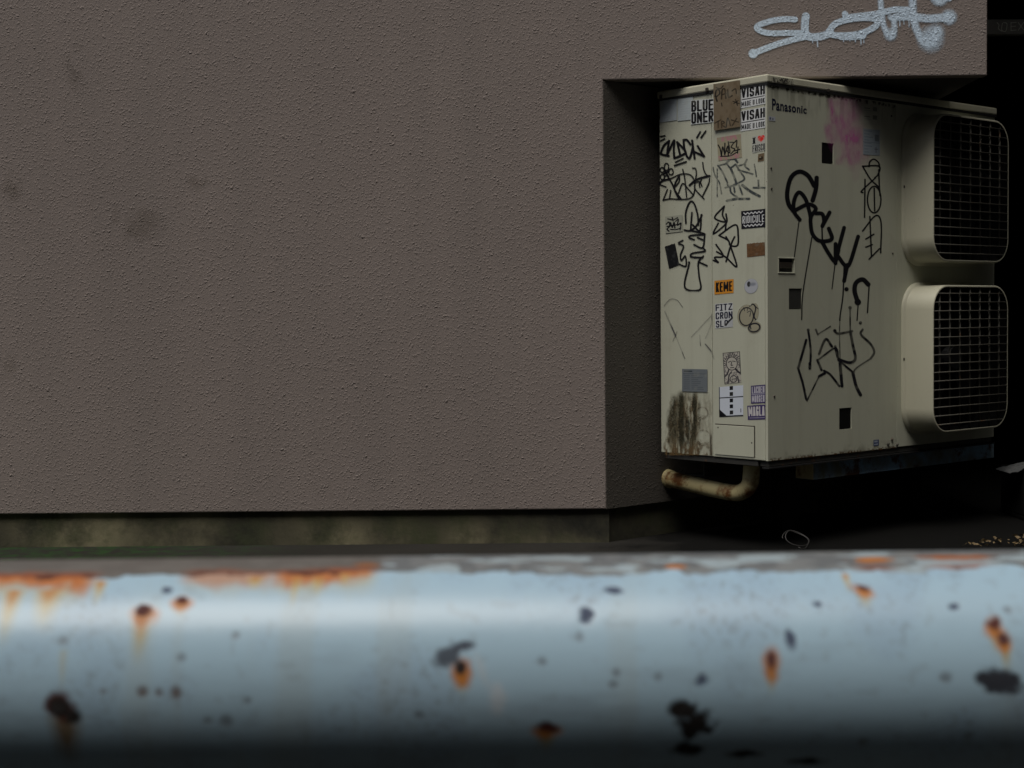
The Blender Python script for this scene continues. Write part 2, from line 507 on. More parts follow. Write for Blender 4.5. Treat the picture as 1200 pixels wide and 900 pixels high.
    def wear(s, amt=0.25, sc=6, seed=3, col=(0.33, 0.33, 0.27)):
        f = fbm(s.X / s.W * sc, s.Y / s.H * sc, 4, seed)
        a = sstep(0.55, 0.8, f) * amt
        for k in range(3):
            s.c[..., k] = s.c[..., k] * (1 - a) + col[k] * a
    def emit(s, name, place, parent, lift=0.0006, mat=None, label=None, curl=0.0):
        u = s.X / s.W; v = s.Y / s.H
        q = s.q
        px = (q[0, 0] * (1 - u) + q[1, 0] * u) * (1 - v) + (q[3, 0] * (1 - u) + q[2, 0] * u) * v
        py = (q[0, 1] * (1 - u) + q[1, 1] * u) * (1 - v) + (q[3, 1] * (1 - u) + q[2, 1] * u) * v
        co = place(px, py, lift)
        A = s.c[..., 3]
        keep = np.maximum(np.maximum(A[:-1, :-1], A[1:, :-1]), np.maximum(A[:-1, 1:], A[1:, 1:])) > 0.03
        idx = np.arange(s.nx * s.ny).reshape(s.ny, s.nx)
        f = np.stack([idx[:-1, :-1], idx[1:, :-1], idx[1:, 1:], idx[:-1, 1:]], -1)[keep]
        used = np.unique(f)
        remap = np.zeros(s.nx * s.ny, int); remap[used] = np.arange(len(used))
        f = remap[f]
        me = grid_mesh(name, co.reshape(-1, 3)[used], f, s.c.reshape(-1, 4)[used])
        o = link(name, me, mat or M['print'], parent)
        if label:
            o['label'] = label
        return o

def grid_mesh(name, co, faces, col, smooth=False):
    me = bpy.data.meshes.new(name)
    me.vertices.add(len(co)); me.vertices.foreach_set('co', co.astype(np.float32).ravel())
    n = len(faces)
    me.loops.add(n * 4); me.loops.foreach_set('vertex_index', faces.astype(np.int32).ravel())
    me.polygons.add(n)
    me.polygons.foreach_set('loop_start', np.arange(0, n * 4, 4, dtype=np.int32))
    if smooth:
        me.polygons.foreach_set('use_smooth', np.ones(n, bool))
    at = me.color_attributes.new('Col', 'FLOAT_COLOR', 'POINT')
    at.data.foreach_set('color', col.astype(np.float32).ravel())
    me.update(calc_edges=True)
    me.validate()
    return me

_gl = {}
def glyphs(body, bold):
    key = (body, bold)
    if key not in _gl:
        cu = bpy.data.curves.new('lettering', 'FONT')
        cu.body = body; cu.offset = bold; cu.resolution_u = 4; cu.space_character = 1.0 + 2.6 * bold; cu.fill_mode = 'FRONT'
        o = bpy.data.objects.new('lettering', cu)
        me = bpy.data.meshes.new_from_object(o)
        me.calc_loop_triangles()
        V = np.array([v.co[:2] for v in me.vertices])
        T = np.array([t.vertices[:] for t in me.loop_triangles])
        _gl[key] = V[T]
        bpy.data.objects.remove(o); bpy.data.curves.remove(cu); bpy.data.meshes.remove(me)
    return _gl[key]

def place_on(frame_inv, axis, value, sign):
    """photo points -> points on the plane axis=value of a frame, lifted off it."""
    o = np.array(frame_inv @ CAM)
    Rm = np.array(frame_inv.to_3x3())
    def f(px, py, lift):
        d = rays(px, py) @ Rm.T
        val = value + sign * lift
        t = (val - o[axis]) / d[..., axis]
        return o + d * t[..., None]
    return f

def area(x0, y0, x1, y1, res=2.6):
    """a canvas in photo points over a box of the surface"""
    c = Canvas([(x0, y0), (x1, y0), (x1, y1), (x0, y1)], x1 - x0, y1 - y0, int((x1 - x0) * res) + 2, int((y1 - y0) * res) + 2)
    c.o = (x0, y0)
    return c
def tr(c, P, ox, oy, k):
    return [((ox + x / k) - c.o[0], (oy + y / k) - c.o[1]) for x, y in P]

# ------------------------------------------------------------------ spray tag on the building front
PW = place_on(BI, 1, 0.0, -1)
c = area(872, -12, 1130, 76, 2.4)
PALE = (0.62, 0.76, 0.90)
k = 4.615
def wl(P, w, soft=3.2, op=0.97): c.stroke(tr(c, P, 870, 0, k), w / k, PALE, soft / k * 1.5, op)
def wb(x, y, r, soft, op=0.97):
    (X, Y), = tr(c, [(x, y)], 870, 0, k); c.blob(X, Y, r / k, r / k, PALE, soft, op)
wl([(285, 105), (230, 103), (160, 112), (90, 135), (78, 152), (105, 170), (160, 180), (240, 178), (330, 178)], 31)
wl([(55, 290), (110, 268), (200, 235), (300, 208), (345, 198)], 33); wb(58, 290, 25, 0.25)
wl([(343, 88), (338, 130), (342, 180), (370, 200), (430, 195), (475, 178)], 42)
wl([(470, 168), (500, 130), (560, 108), (640, 97), (718, 102), (730, 128), (700, 155), (640, 180), (560, 192), (490, 188), (468, 168)], 34)
wl([(555, 75), (565, 92), (640, 85), (740, 72), (820, 52), (890, 52)], 33)
wl([(535, 195), (590, 196), (650, 190)], 42)
wl([(745, -40), (752, 60), (765, 140), (790, 190), (810, 196), (822, 160), (818, 112), (800, 92)], 29, 8)
wl([(830, 92), (900, 88), (1000, 100), (1080, 95), (1125, 92)], 42, 7); wb(1118, 92, 38, 0.6)
wl([(920, -40), (922, 60), (932, 130), (962, 200), (1000, 232), (1040, 212), (1056, 165)], 38, 10); wb(1018, 212, 58, 0.9, 0.9); wb(1050, 170, 36, 1.0, 0.7)
wb(800, 185, 30, 0.9, 0.8); wb(1065, -18, 46, 0.5); wl([(1010, -20), (1120, -8)], 30)
for x, y0, y1, w in [(405, 205, 252, 7), (378, 205, 232, 5), (640, 200, 240, 7), (655, 195, 232, 5), (610, 205, 228, 5), (580, 205, 222, 5), (850, 100, 142, 6), (872, 100, 130, 5), (900, 100, 145, 6), (545, 200, 225, 5)]:
    wl([(x, y0), (x + 2, y1)], w, 3, 0.85)
f = fbm(c.X * 0.55, c.Y * 0.55, 3, 4)
c.c[..., 3] *= 0.72 + 0.28 * sstep(0.3, 0.5, f)
c.emit('graffiti_tag', PW, bld, 0.0025, M['spray'], label='pale blue sprayed lettering on the brown wall')

for (x0, y0, x1, y1, sd_, col_) in ((-6, 190, 40, 245, 3, (0.11, 0.085, 0.055)), (110, 225, 205, 300, 5, (0.12, 0.095, 0.065)), (212, 180, 252, 232, 7, (0.12, 0.095, 0.065)), (70, 40, 110, 120, 9, (0.13, 0.11, 0.085))):
    c = area(x0, y0, x1, y1, 0.8)
    u_ = c.X / c.W * 2 - 1; v_ = c.Y / c.H * 2 - 1
    f_ = fbm(c.X * 0.06, c.Y * 0.05, 5, sd_)
    c.over(0.22 * sstep(1.0, 0.1, np.hypot(u_, v_)) * sstep(0.40, 0.68, f_), col_)
    c.emit('smudge', PW, bld, 0.0012, M['spray'])

# ------------------------------------------------------------------ outdoor unit
d = ray(899.5, 314)
CN = CAM + d * (5.9 / d.y); CN.z = 0
AW = Matrix.Translation(CN) @ Matrix.Rotation(EY, 4, 'Z')
AI = AW.inverted()
PF = place_on(AI, 1, 0.0, -1)       # front face
PL = place_on(AI, 0, 0.0, -1)       # left side face
def fp(x, y): return Vector(PF(np.array(float(x)), np.array(float(y)), 0.0))
def lp(x, y): return Vector(PL(np.array(float(x)), np.array(float(y)), 0.0))
ZT = lp(897.5, 87).z
ZR = lp(898, 96.8).z
ZB = lp(901, 540.5).z
DEP = 0.571
WID = 1.60
ac = thing('outdoor_unit', 'cream air conditioner cabinet covered in stickers and black tags with two square fan grilles', 'air conditioner', CN, EY)

# inner body
bm = bmesh.new(); box(bm, 0.012, WID - 0.004, 0.012, DEP - 0.004, ZB + 0.004, ZR - 0.004); obj('inner_body', bm, M['dark'], ac)
# lid
bm = bmesh.new(); box(bm, -0.006, WID + 0.006, -0.006, DEP + 0.006, ZR, ZT, 0.006, 2); lid = obj('lid', bm, M['lid'], ac)
bm = bmesh.new(); box(bm, -0.004, WID + 0.004, -0.004, 0.003, ZR - 0.010, ZR + 0.004); obj('lid_lip', bm, M['dark'], lid)
bm = bmesh.new(); box(bm, -0.0035, 0.003, 0.004, DEP + 0.004, ZR - 0.0075, ZR + 0.004); obj('lid_lip', bm, M['dark'], lid)
# side panels
ysm = lp(834, 300).y
bm = bmesh.new(); box(bm, 0, 0.012, 0.014, ysm - 0.0015, ZB, ZR - 0.006, 0.003, 2); side_f = obj('side_panel', bm, M['cream'], ac)
bm = bmesh.new(); box(bm, 0.0015, 0.012, ysm + 0.0015, DEP, ZB, ZR - 0.006, 0.003, 2); side_b = obj('side_panel', bm, M['cream'], ac)

# front panel with punched openings
xsm = fp(1051, 300).x
holes = []
for (x0, y0, x1, y1) in [(963, 167.5, 977, 192), (912.5, 303, 930.5, 319), (924.5, 338, 940, 362.5), (983.5, 478, 998, 503)]:
    a, b = fp(x0, (y0 + y1) / 2), fp(x1, (y0 + y1) / 2)
    m_ = (x0 + x1) / 2
    holes.append((a.x, b.x, fp(m_, y1).z, fp(m_, y0).z))
def punched(x0, x1, z0, z1, th, holes):
    bm = bmesh.new()
    xs = sorted({x0, x1, *[h[0] for h in holes], *[h[1] for h in holes]})
    zs = sorted({z0, z1, *[h[2] for h in holes], *[h[3] for h in holes]})
    V = {}
    def v(x, z):
        if (x, z) not in V: V[(x, z)] = bm.verts.new((x, 0, z))
        return V[(x, z)]
    for i in range(len(xs) - 1):
        for j in range(len(zs) - 1):
            mx, mz = (xs[i] + xs[i + 1]) / 2, (zs[j] + zs[j + 1]) / 2
            if any(h[0] < mx < h[1] and h[2] < mz < h[3] for h in holes):
                continue
            bm.faces.new((v(xs[i], zs[j]), v(xs[i + 1], zs[j]), v(xs[i + 1], zs[j + 1]), v(xs[i], zs[j + 1])))
    r = bmesh.ops.extrude_face_region(bm, geom=list(bm.faces))
    for g_ in r['geom']:
        if isinstance(g_, bmesh.types.BMVert):
            g_.co.y += th
    bmesh.ops.recalc_face_normals(bm, faces=bm.faces)
    return bm
front = obj('front_panel', punched(0.0, xsm - 0.0015, ZB, ZR - 0.006, 0.0115, holes), M['cream'], ac)
fan_panel_bm = bmesh.new(); box(fan_panel_bm, xsm + 0.0015, WID, 0.001, 0.0115, ZB, ZR - 0.006, 0.002, 1)
fan_panel = obj('fan_panel', fan_panel_bm, M['cream'], ac)
for i, h in enumerate(holes):
    if i == 1:      # handle recess with a raised frame
        bm = bmesh.new()
        w = 0.005
        box(bm, h[0] - w, h[1] + w, -0.003, -0.0005, h[3], h[3] + w, 0.001)
        box(bm, h[0] - w, h[1] + w, -0.003, -0.0005, h[2] - w, h[2], 0.001)
        box(bm, h[0] - w, h[0], -0.0025, -0.0005, h[2], h[3], 0.001)
        box(bm, h[1], h[1] + w, -0.0025, -0.0005, h[2], h[3], 0.001)
        fr_ = obj('handle_recess', bm, M['cream'], front)
        bm = bmesh.new(); box(bm, h[0] + 0.012, h[1] - 0.008, 0.002, 0.008, h[2] + 0.016, h[3] - 0.014, 0.002); obj('grip', bm, M['screw'], front)
    else:
        bm = bmesh.new(); box(bm, h[0] + 0.001, h[1] - 0.003, 0.003, 0.0112, h[2] + 0.003, h[3] - 0.003, 0.001); obj('vent_cover', bm, M['cover'] if i == 2 else M['hole'], front)

# screws
def screw(x, y, place, parent, r=0.005, axis='y'):
    p = place(x, y)
    bm = bmesh.new()
    bmesh.ops.create_cone(bm, cap_ends=True, segments=10, radius1=r, radius2=r * 0.7, depth=0.003)
    bmesh.ops.rotate(bm, verts=bm.verts, cent=(0, 0, 0), matrix=Matrix.Rotation(R(90), 3, 'X') if axis == 'y' else Matrix.Rotation(R(-90), 3, 'Y'))
    off = Vector((0, -0.0016, 0)) if axis == 'y' else Vector((-0.0016, 0, 0))
    bmesh.ops.translate(bm, verts=bm.verts, vec=p + off)
    return obj('screw', bm, M['screw'], parent)
for x, y in [(903.5, 197), (904, 221), (907.3, 464.5), (1046, 297), (1044.5, 136)]:
    screw(x, y, fp, front)
for x, y in [(842, 501), (881.5, 519)]:
    screw(x, y, lp, side_f, 0.005, 'x')
for x, y in [(776, 113.5), (830, 105)]:
    p = lp(x, y)
    bm = bmesh.new(); box(bm, -0.011, -0.0065, p.y - 0.008, p.y + 0.008, p.z - 0.009, p.z + 0.007, 0.002); obj('screw', bm, M['screw'], lid)
p = fp(969, 106); bm = bmesh.new(); box(bm, p.x - 0.007, p.x + 0.007, -0.011, -0.0065, p.z - 0.008, p.z + 0.006, 0.002); obj('screw', bm, M['screw'], lid)
for x, y in [(1045, 515), (1051, 521), (1040.5, 520)]:
    p = fp(x, y); bm = bmesh.new(); bmesh.ops.create_uvsphere(bm, u_segments=10, v_segments=6, radius=0.007); bmesh.ops.translate(bm, verts=bm.verts, vec=(p.x, -0.001, p.z)); obj('bolt', bm, M['wire'], front)

# access hatch low on the side
a, b = lp(838.5, 497), lp(884, 499.5)
q = lp(884, 536)
bm = bmesh.new(); box(bm, -0.003, -0.0002, b.y, a.y, q.z, a.z - 0.002, 0.001); hatch = obj('access_hatch', bm, M['cream'], side_f)
bm = bmesh.new(); box(bm, -0.0022, -0.0003, b.y - 0.004, a.y, a.z - 0.0015, a.z + 0.0025); obj('hatch_seam', bm, M['screw'], hatch)
bm = bmesh.new(); box(bm, -0.0020, -0.0003, b.y - 0.004, b.y - 0.0003, q.z, a.z - 0.002); obj('hatch_seam', bm, M['screw'], hatch)

# base channel under the cabinet
zb2 = lp(901, 548).z
bm = bmesh.new(); box(bm, 0.012, WID - 0.01, 0.006, 0.05, zb2, ZB - 0.002, 0.002); obj('base_rail', bm, M['base'], ac)
bm = bmesh.new(); box(bm, 0.006, 0.05, 0.056, DEP - 0.02, zb2, ZB - 0.003, 0.002); obj('base_rail', bm, M['base'], ac)
bm = bmesh.new(); box(bm, 0.05, WID - 0.02, 0.052, DEP - 0.03, zb2 + 0.005, ZB - 0.004); obj('base_plate', bm, M['dark'], ac)
bm = bmesh.new(); box(bm, 0.0, WID, -0.004, 0.03, zb2 - 0.006, zb2 - 0.001); obj('base_lip', bm, M['dark'], ac)

# ---- fan housings
def rrect(x0, x1, z0, z1, r, n=8):
    pts = []
    for cx_, cz_, a0 in ((x1 - r, z1 - r, 0), (x0 + r, z1 - r, 90), (x0 + r, z0 + r, 180), (x1 - r, z0 + r, 270)):
        for k in range(n + 1):
            t = R(a0 + 90 * k / n)
            pts.append((cx_ + r * math.cos(t), cz_ + r * math.sin(t)))
    return pts
def loft(bm, loops, close_last=False):
    rows = [[bm.verts.new((x, y, z)) for x, z in pts] for pts, y in loops]
    n = len(rows[0])
    for a, b in zip(rows[:-1], rows[1:]):
        for i in range(n):
            bm.faces.new((a[i], a[(i + 1) % n], b[(i + 1) % n], b[i]))
    if close_last:
        bm.faces.new(rows[-1])
    bmesh.ops.recalc_face_normals(bm, faces=bm.faces)
    return bm
SD = 0.147
XS = fp(1058.5, 300).x
PS = place_on(AI, 1, -SD, -1)
def sp(x, y): return Vector(PS(np.array(float(x)), np.array(float(y)), 0.0))
XE = sp(1182, 320).x
FANS = [(sp(1110, 306.5).z, sp(1110, 133).z), (sp(1110, 507).z, sp(1110, 334).z)]
def housing(z0, z1):
    th = 0.008
    root = None
    bm = bmesh.new()
    f0 = lambda g: rrect(XS - g, XE + g, z0 - g, z1 + g, 0.105 + g)
    loft(bm, [(f0(0.014), 0.0005), (f0(0.014), -0.010), (f0(0.004), -0.013), (f0(0.0), -0.020), (f0(0.0), -SD + 0.004), (f0(-0.003), -SD), (f0(-th), -SD + 0.001)])
    sh = obj('fan_shroud', bm, M['shroud'], ac, True)
    sh.data.materials.append(M['hole'])
    bm = bmesh.new()
    loft(bm, [(f0(-th - 0.0005), -SD + 0.002), (f0(-th - 0.0005), -0.003)], True)
    obj('shroud_shade_lining', bm, M['hole'], sh)  # near-black lining paints in the shade inside the cream shroud
    ix0, ix1, iz0, iz1, ir = XS + th, XE - th, z0 + th, z1 - th, 0.097
    def half(x):       # inside half-extent limits for a vertical wire
        if x < ix0 + ir: dx = ix0 + ir - x
        elif x > ix1 - ir: dx = x - (ix1 - ir)
        else: return iz0, iz1
        h_ = ir - math.sqrt(max(0, ir * ir - dx * dx)); return iz0 + h_, iz1 - h_
    def halfz(z):
        if z < iz0 + ir: dz = iz0 + ir - z
        elif z > iz1 - ir: dz = z - (iz1 - ir)
        else: return ix0, ix1
        h_ = ir - math.sqrt(max(0, ir * ir - dz * dz)); return ix0 + h_, ix1 - h_
    yw = -SD + 0.010
    nv, nh = 7, 16
    for k in range(nv):
        x = ix0 + (ix1 - ix0) * (k + 0.72) / (nv + 0.42)
        a_, b_ = half(x)
        bm = bmesh.new(); tube(bm, [(x, yw, a_), (x, yw, b_)], 0.0042, 8); obj('grille_wire', bm, M['wire'], sh, True)
    for k in range(nh):
        z = iz0 + (iz1 - iz0) * (k + 0.75) / (nh + 0.5)
        a_, b_ = halfz(z)
        bm = bmesh.new(); tube(bm, [(a_, yw - 0.0065, z), (b_, yw - 0.0065, z)], 0.0030, 8); obj('grille_wire', bm, M['wire'], sh, True)
    # fan behind the grille
    cxm, czm = (XS + XE) / 2, (z0 + z1) / 2
    bm = bmesh.new()
    bmesh.ops.create_cone(bm, cap_ends=True, segments=24, radius1=0.075, radius2=0.05, depth=0.05)
    bmesh.ops.rotate(bm, verts=bm.verts, cent=(0, 0, 0), matrix=Matrix.Rotation(R(90), 3, 'X'))
    bmesh.ops.translate(bm, verts=bm.verts, vec=(cxm, -0.045, czm))
    hub = obj('fan_hub', bm, M['dark'], sh)
    for k in range(4):
        bm = bmesh.new()
        rows = []
        for rr, w_, tw in ((0.06, 0.06, 30), (0.14, 0.11, 24), (0.235, 0.14, 16)):
            row = []
            for s_ in (-1, 0, 1):
                ax = s_ * w_
                row.append(Vector((rr, -0.045 + ax * math.sin(R(tw)) * 0.6, ax * math.cos(R(tw)))))
            rows.append([bm.verts.new(p_) for p_ in row])
        for r0, r1 in zip(rows[:-1], rows[1:]):
            for i_ in range(2):
                bm.faces.new((r0[i_], r0[i_ + 1], r1[i_ + 1], r1[i_]))
        bmesh.ops.solidify(bm, geom=list(bm.faces), thickness=0.004)
        bmesh.ops.rotate(bm, verts=bm.verts, cent=(0, 0, 0), matrix=Matrix.Rotation(R(45 + 90 * k), 3, 'Y'))
        bmesh.ops.translate(bm, verts=bm.verts, vec=(cxm, 0, czm))
        obj('fan_blade', bm, M['dark'], sh)
    return sh
lab(housing(*FANS[0]), 'upper square fan housing in deeper shade')
lab(housing(*FANS[1]), 'lower square fan housing')
for (z0, z1), py in zip(FANS, (219, 421)):
    p = fp(1057, py)
    bm = bmesh.new(); box(bm, XS - 0.014, XS - 0.004, -0.0125, -0.010, p.z - 0.006, p.z + 0.006, 0.001); obj('screw', bm, M['screw'], ac)

# ------------------------------------------------------------------ tags and stickers on the left side
BLK = (0.008, 0.008, 0.011)
WHT = (0.66, 0.68, 0.68)
def tagpaint(name, box_, strokes, ox, oy, k, w, place, parent, col=BLK, soft=None, op=1.0, res=2.6, label=None, lift=0.0006, post=None):
    c = area(*box_, res)
    for s_ in strokes:
        ww = w
        if isinstance(s_, tuple): s_, ww = s_
        if len(s_) == 1:
            (X, Y), = tr(c, s_, ox, oy, k); c.blob(X, Y, ww / k, ww / k, col, soft, op)
        else:
            c.stroke(tr(c, s_, ox, oy, k), ww / k, col, soft, op)
    if post: post(c)
    return c.emit(name, place, parent, lift, label=label)
def ell(cx_, cy_, rx, ry, n=14): return [(cx_ + rx * math.cos(2 * math.pi * i / n), cy_ + ry * math.sin(2 * math.pi * i / n)) for i in range(n + 1)]

tagpaint('graffiti_tag', (772, 152, 829, 195.5), [
    ([(90, 100), (140, 90)], 17), ([(90, 150), (140, 125)], 17), ([(515, 112), (555, 45)], 19), ([(565, 112), (620, 35)], 20),
    [(185, 325), (105, 308), (95, 285), (130, 205), (190, 150)], [(190, 150), (175, 240), (165, 315)], [(165, 315), (200, 240), (250, 145), (245, 250), (252, 350)],
    [(252, 350), (300, 335), (370, 300), (385, 280), (340, 220), (285, 165)], [(285, 165), (305, 250), (320, 320)],
    [(360, 140), (365, 210), (390, 310), (425, 355), (450, 300), (465, 230)], [(360, 140), (400, 140), (440, 190)],
    [(460, 145), (470, 220), (490, 355)], [(470, 270), (600, 330)], [(525, 210), (600, 330)], ([(265, 400), (355, 355)], 17), ([(255, 440), (390, 395)], 20)],
    765, 150, 10, 25, PL, side_b, label='quoted black marker tag under the blank notices')
tagpaint('graffiti_tag', (771, 189, 833.5, 236), [
    ell(160, 455, 25, 42), ell(110, 490, 26, 28), ell(212, 512, 26, 36), ell(112, 572, 24, 32), ell(158, 582, 24, 26), ([(130, 480), (160, 530), (185, 575)], 22), ([(120, 540), (180, 510)], 18),
    [(155, 690), (75, 655), (110, 620), (200, 595), (330, 540), (430, 545), (480, 600), (490, 680), (480, 770), (430, 825), (330, 835), (200, 830), (120, 845)], ([(75, 655), (110, 620), (200, 595)], 22), [(120, 845), (170, 720)], [(195, 825), (210, 730)],
    ([(190, 590), (230, 660), (265, 740), (330, 830)], 20), ([(310, 560), (265, 640), (255, 720), (300, 820)], 20), [(310, 560), (310, 620), (270, 680)], [(350, 485), (375, 600), (395, 810)], [(300, 760), (350, 650), (420, 720), (475, 785)],
    ([(430, 670), (500, 610), (580, 580), (665, 560)], 24), [(465, 470), (500, 475), (510, 540), (500, 590)], [(585, 405), (595, 480), (625, 545), (665, 562)], [(490, 640), (500, 720), (600, 830)], [(665, 590), (650, 660), (580, 800)], [(570, 600), (545, 650), (550, 690)], [(490, 640), (550, 630), (575, 680)]],
    765, 150, 10, 15, PL, side_b, label='sprawling black marker tag with a flower')
def fade(c):
    c.c[..., 3] *= 0.45 + 0.55 * sstep(0.35, 0.65, fbm(c.X * 0.25, c.Y * 0.25, 3, 9))
tagpaint('graffiti_tag', (835, 184, 897.5, 238), [
    ([(55, 460), (80, 560), (130, 640), (155, 770)], 15), ([(105, 480), (105, 810)], 13), [(115, 440), (170, 520), (215, 620), (230, 670)], [(115, 440), (210, 420)], ([(210, 420), (250, 370), (310, 365), (340, 400)], 26),
    ([(265, 480), (300, 560), (330, 650)], 26), [(330, 440), (380, 520), (420, 580), (400, 620), (240, 690)], [(200, 700), (330, 665)], [(360, 440), (420, 420), (450, 370), (430, 440), (480, 490)], [(350, 490), (520, 540)], ([(540, 425), (565, 570)], 13), [(585, 610), (590, 690)],
    [(255, 700), (270, 760), (340, 810)], [(300, 690), (310, 750)], [(360, 670), (400, 780)], ([(400, 670), (490, 740), (600, 800)], 32), ([(220, 850), (340, 830), (480, 830)], 28), ([(530, 700), (660, 700)], 22), [(330, 430), (345, 460)], [(225, 430), (260, 465), (320, 425)]],
    830, 150, 10, 20, PL, side_f, (0.055, 0.068, 0.075), 0.8, 0.85, label='faded grey marker tag', post=fade)
tagpaint('graffiti_tag', (801, 234, 831, 341), [
    [(262, 248), (262, 170), (290, 100), (320, 110), (345, 190), (350, 260)], [(305, 175), (295, 300)], [(375, 190), (340, 260), (295, 300), (250, 297)], [(370, 190), (360, 300), (310, 260)], [(295, 300), (395, 325), (300, 335), (285, 350), (320, 365)], [(395, 325), (380, 420), (320, 400)], [(345, 350), (380, 365)],
    [(380, 420), (395, 445), (310, 460), (300, 485), (380, 490), (320, 490)], [(350, 520), (410, 547)], [(385, 480), (350, 525), (355, 620), (362, 715), (255, 700), (285, 530)], ([(285, 525)], 8)],
    760, 220, 6, 12, PL, side_b, label='tall black marker tag running down the panel')
tagpaint('graffiti_tag', (835, 239, 867, 315), [
    [(532, 130), (465, 210), (540, 240), (520, 190), (532, 130)], [(545, 185), (545, 250), (455, 325), (490, 250)], [(545, 250), (540, 300)], [(495, 335), (610, 260), (630, 330), (625, 405), (575, 405), (560, 370), (495, 335)], [(605, 345), (580, 400), (545, 520)], [(575, 405), (620, 555), (545, 490), (480, 450)],
    [(475, 400), (525, 480), (465, 490), (490, 525), (455, 510)], [(545, 345), (560, 370)]],
    760, 220, 6, 12, PL, side_f, label='angular black marker tag in the middle of the panel')
tagpaint('graffiti_tag', (794, 280, 806, 314), [[(240, 370), (210, 390), (245, 410), (225, 470), (230, 510), (258, 480), (262, 550), (210, 535)]], 760, 220, 6, 11, PL, side_b)
tagpaint('scratch', (777, 345, 837, 424), [([(115, 870), (150, 950), (190, 1040)], 10), ([(190, 1040), (255, 1200)], 5), ([(445, 890), (440, 960), (400, 1060)], 6), ([(360, 1035), (365, 1110)], 5), ([(400, 1100), (440, 1150), (462, 1205)], 8), ([(110, 830), (150, 785), (200, 790), (240, 840)], 4), ([(200, 1010), (170, 1080)], 3), ([(300, 1050), (440, 900)], 3)],
    760, 220, 6, 8, PL, side_b, (0.06, 0.06, 0.075), 0.7, 0.75, post=lambda c: c.c.__setitem__((Ellipsis, 3), c.c[..., 3] * (0.35 + 0.65 * sstep(0.4, 0.6, fbm(c.X * 0.12, c.Y * 0.12, 2, 2)))))

def sticker(quad, W, H, bg, draw, parent, label, lift=0.0008, res=3.0, place=PL, name='sticker', wear=0.18, alpha=None, seed=1):
    q = np.array(quad, float)
    w = max(abs(q[1, 0] - q[0, 0]), abs(q[2, 0] - q[3, 0])); h = max(abs(q[3, 1] - q[0, 1]), abs(q[2, 1] - q[1, 1]))
    c = Canvas(quad, W, H, int(w * res) + 2, int(h * res) + 2, bg)
    if draw: draw(c)
    if wear: c.wear(wear, 5, seed)
    if alpha: alpha(c)
    return c.emit(name, place, parent, lift, label=label)
def Q(x0, y0, x1, y1, sk=-0.12):   # box with the slope of the side face
    dy = (x1 - x0) * sk
    return [(x0, y0), (x1, y0 + dy), (x1, y1 + dy), (x0, y1)]

def notice(c):
    for i in range(9): c.rect(2, 3 + i * 3, 4 + 14 * RNG.random() * 0.9 + 3, 3.6 + i * 3, (0.30, 0.33, 0.36), 0.5)
sticker(Q(773.5, 118, 793, 143.5, -0.14), 20, 30, (0.42, 0.47, 0.49), notice, side_b, 'pale blank notice at the far edge', name='paper_notice')
sticker(Q(794, 115, 812, 142, -0.12), 20, 30, (0.41, 0.46, 0.47), notice, side_b, 'pale blank notice beside the bold lettering', name='paper_notice')
def blue(c): c.block('BLUE', 0.5, 0.6, 25.6, 14.2, 2.4, gap=0.1); c.block('ONER', 0.5, 14.6, 25.6, 28.4, 2.4, gap=0.1)
sticker([(809.5, 117.5), (836.5, 115.5), (836.5, 143), (809.5, 146)], 26, 29, (0.60, 0.63, 0.62), blue, side_b, 'white sticker with bold black BLUE ONER lettering', 0.0012, 4)
def tan(c):
    s = lambda P, w=1.3: c.stroke(P, w * 1.35, (0.012, 0.011, 0.009), op=0.95)
    s([(2, 16), (3, 9), (6, 8), (7, 13), (3, 17), (4, 22)]); s([(9, 20), (10, 9), (13, 9), (14, 20)]); s([(9.5, 15), (14, 14)]); s([(16, 10), (17, 19), (21, 18)]); s([(3, 5), (8, 7), (11, 4)], 1); s([(21, 12), (25, 10), (26, 16)], 1)
    s([(23, 28), (28, 25)], 0.9); s([(25, 23), (27, 31)], 0.9); s([(22, 25), (29, 29)], 0.9); s([(9, 25), (9.5, 29)], 0.8)
    s([(1, 49), (8, 46)], 1); s([(5, 47), (5, 55)], 1); s([(9, 56), (9, 48), (12, 50), (9, 52), (13, 56)], 1); s([(14, 56), (16, 45), (19, 55)], 1); s([(21, 55), (26, 47)], 1); s([(20, 48), (28, 52)], 1)
    f = fbm(c.X * 0.3, c.Y * 0.12, 4, 5); c.over(0.45 * sstep(0.4, 0.8, f), (0.11, 0.075, 0.04))
sticker([(836, 98.5), (867, 94), (867.5, 148.5), (836.5, 153)], 30, 58, (0.185, 0.145, 0.095), tan, side_f, 'strip of brown packing tape with black scribbles', 0.0085, 2.6)
def visah(c):
    c.block('VISAH', 0.7, 0.8, 29.4, 13.8, 2.35, gap=0.12); c.rect(1, 15.2, 29, 16.4, BLK); c.block('MADE U LOOK', 0.9, 18.4, 29.2, 25.4, 0.95, gap=0.2)
sticker([(868, 103.5), (897, 98.5), (897, 121.5), (868, 127)], 30, 27, WHT, visah, side_f, 'upper white sticker with bold black two-line slogan', 0.0012, 5, wear=0.1)
sticker([(868, 130), (897, 125), (897, 149.5), (868, 154)], 30, 27, WHT, visah, side_f, 'lower white sticker with bold black two-line slogan', 0.0012, 5, wear=0.1)
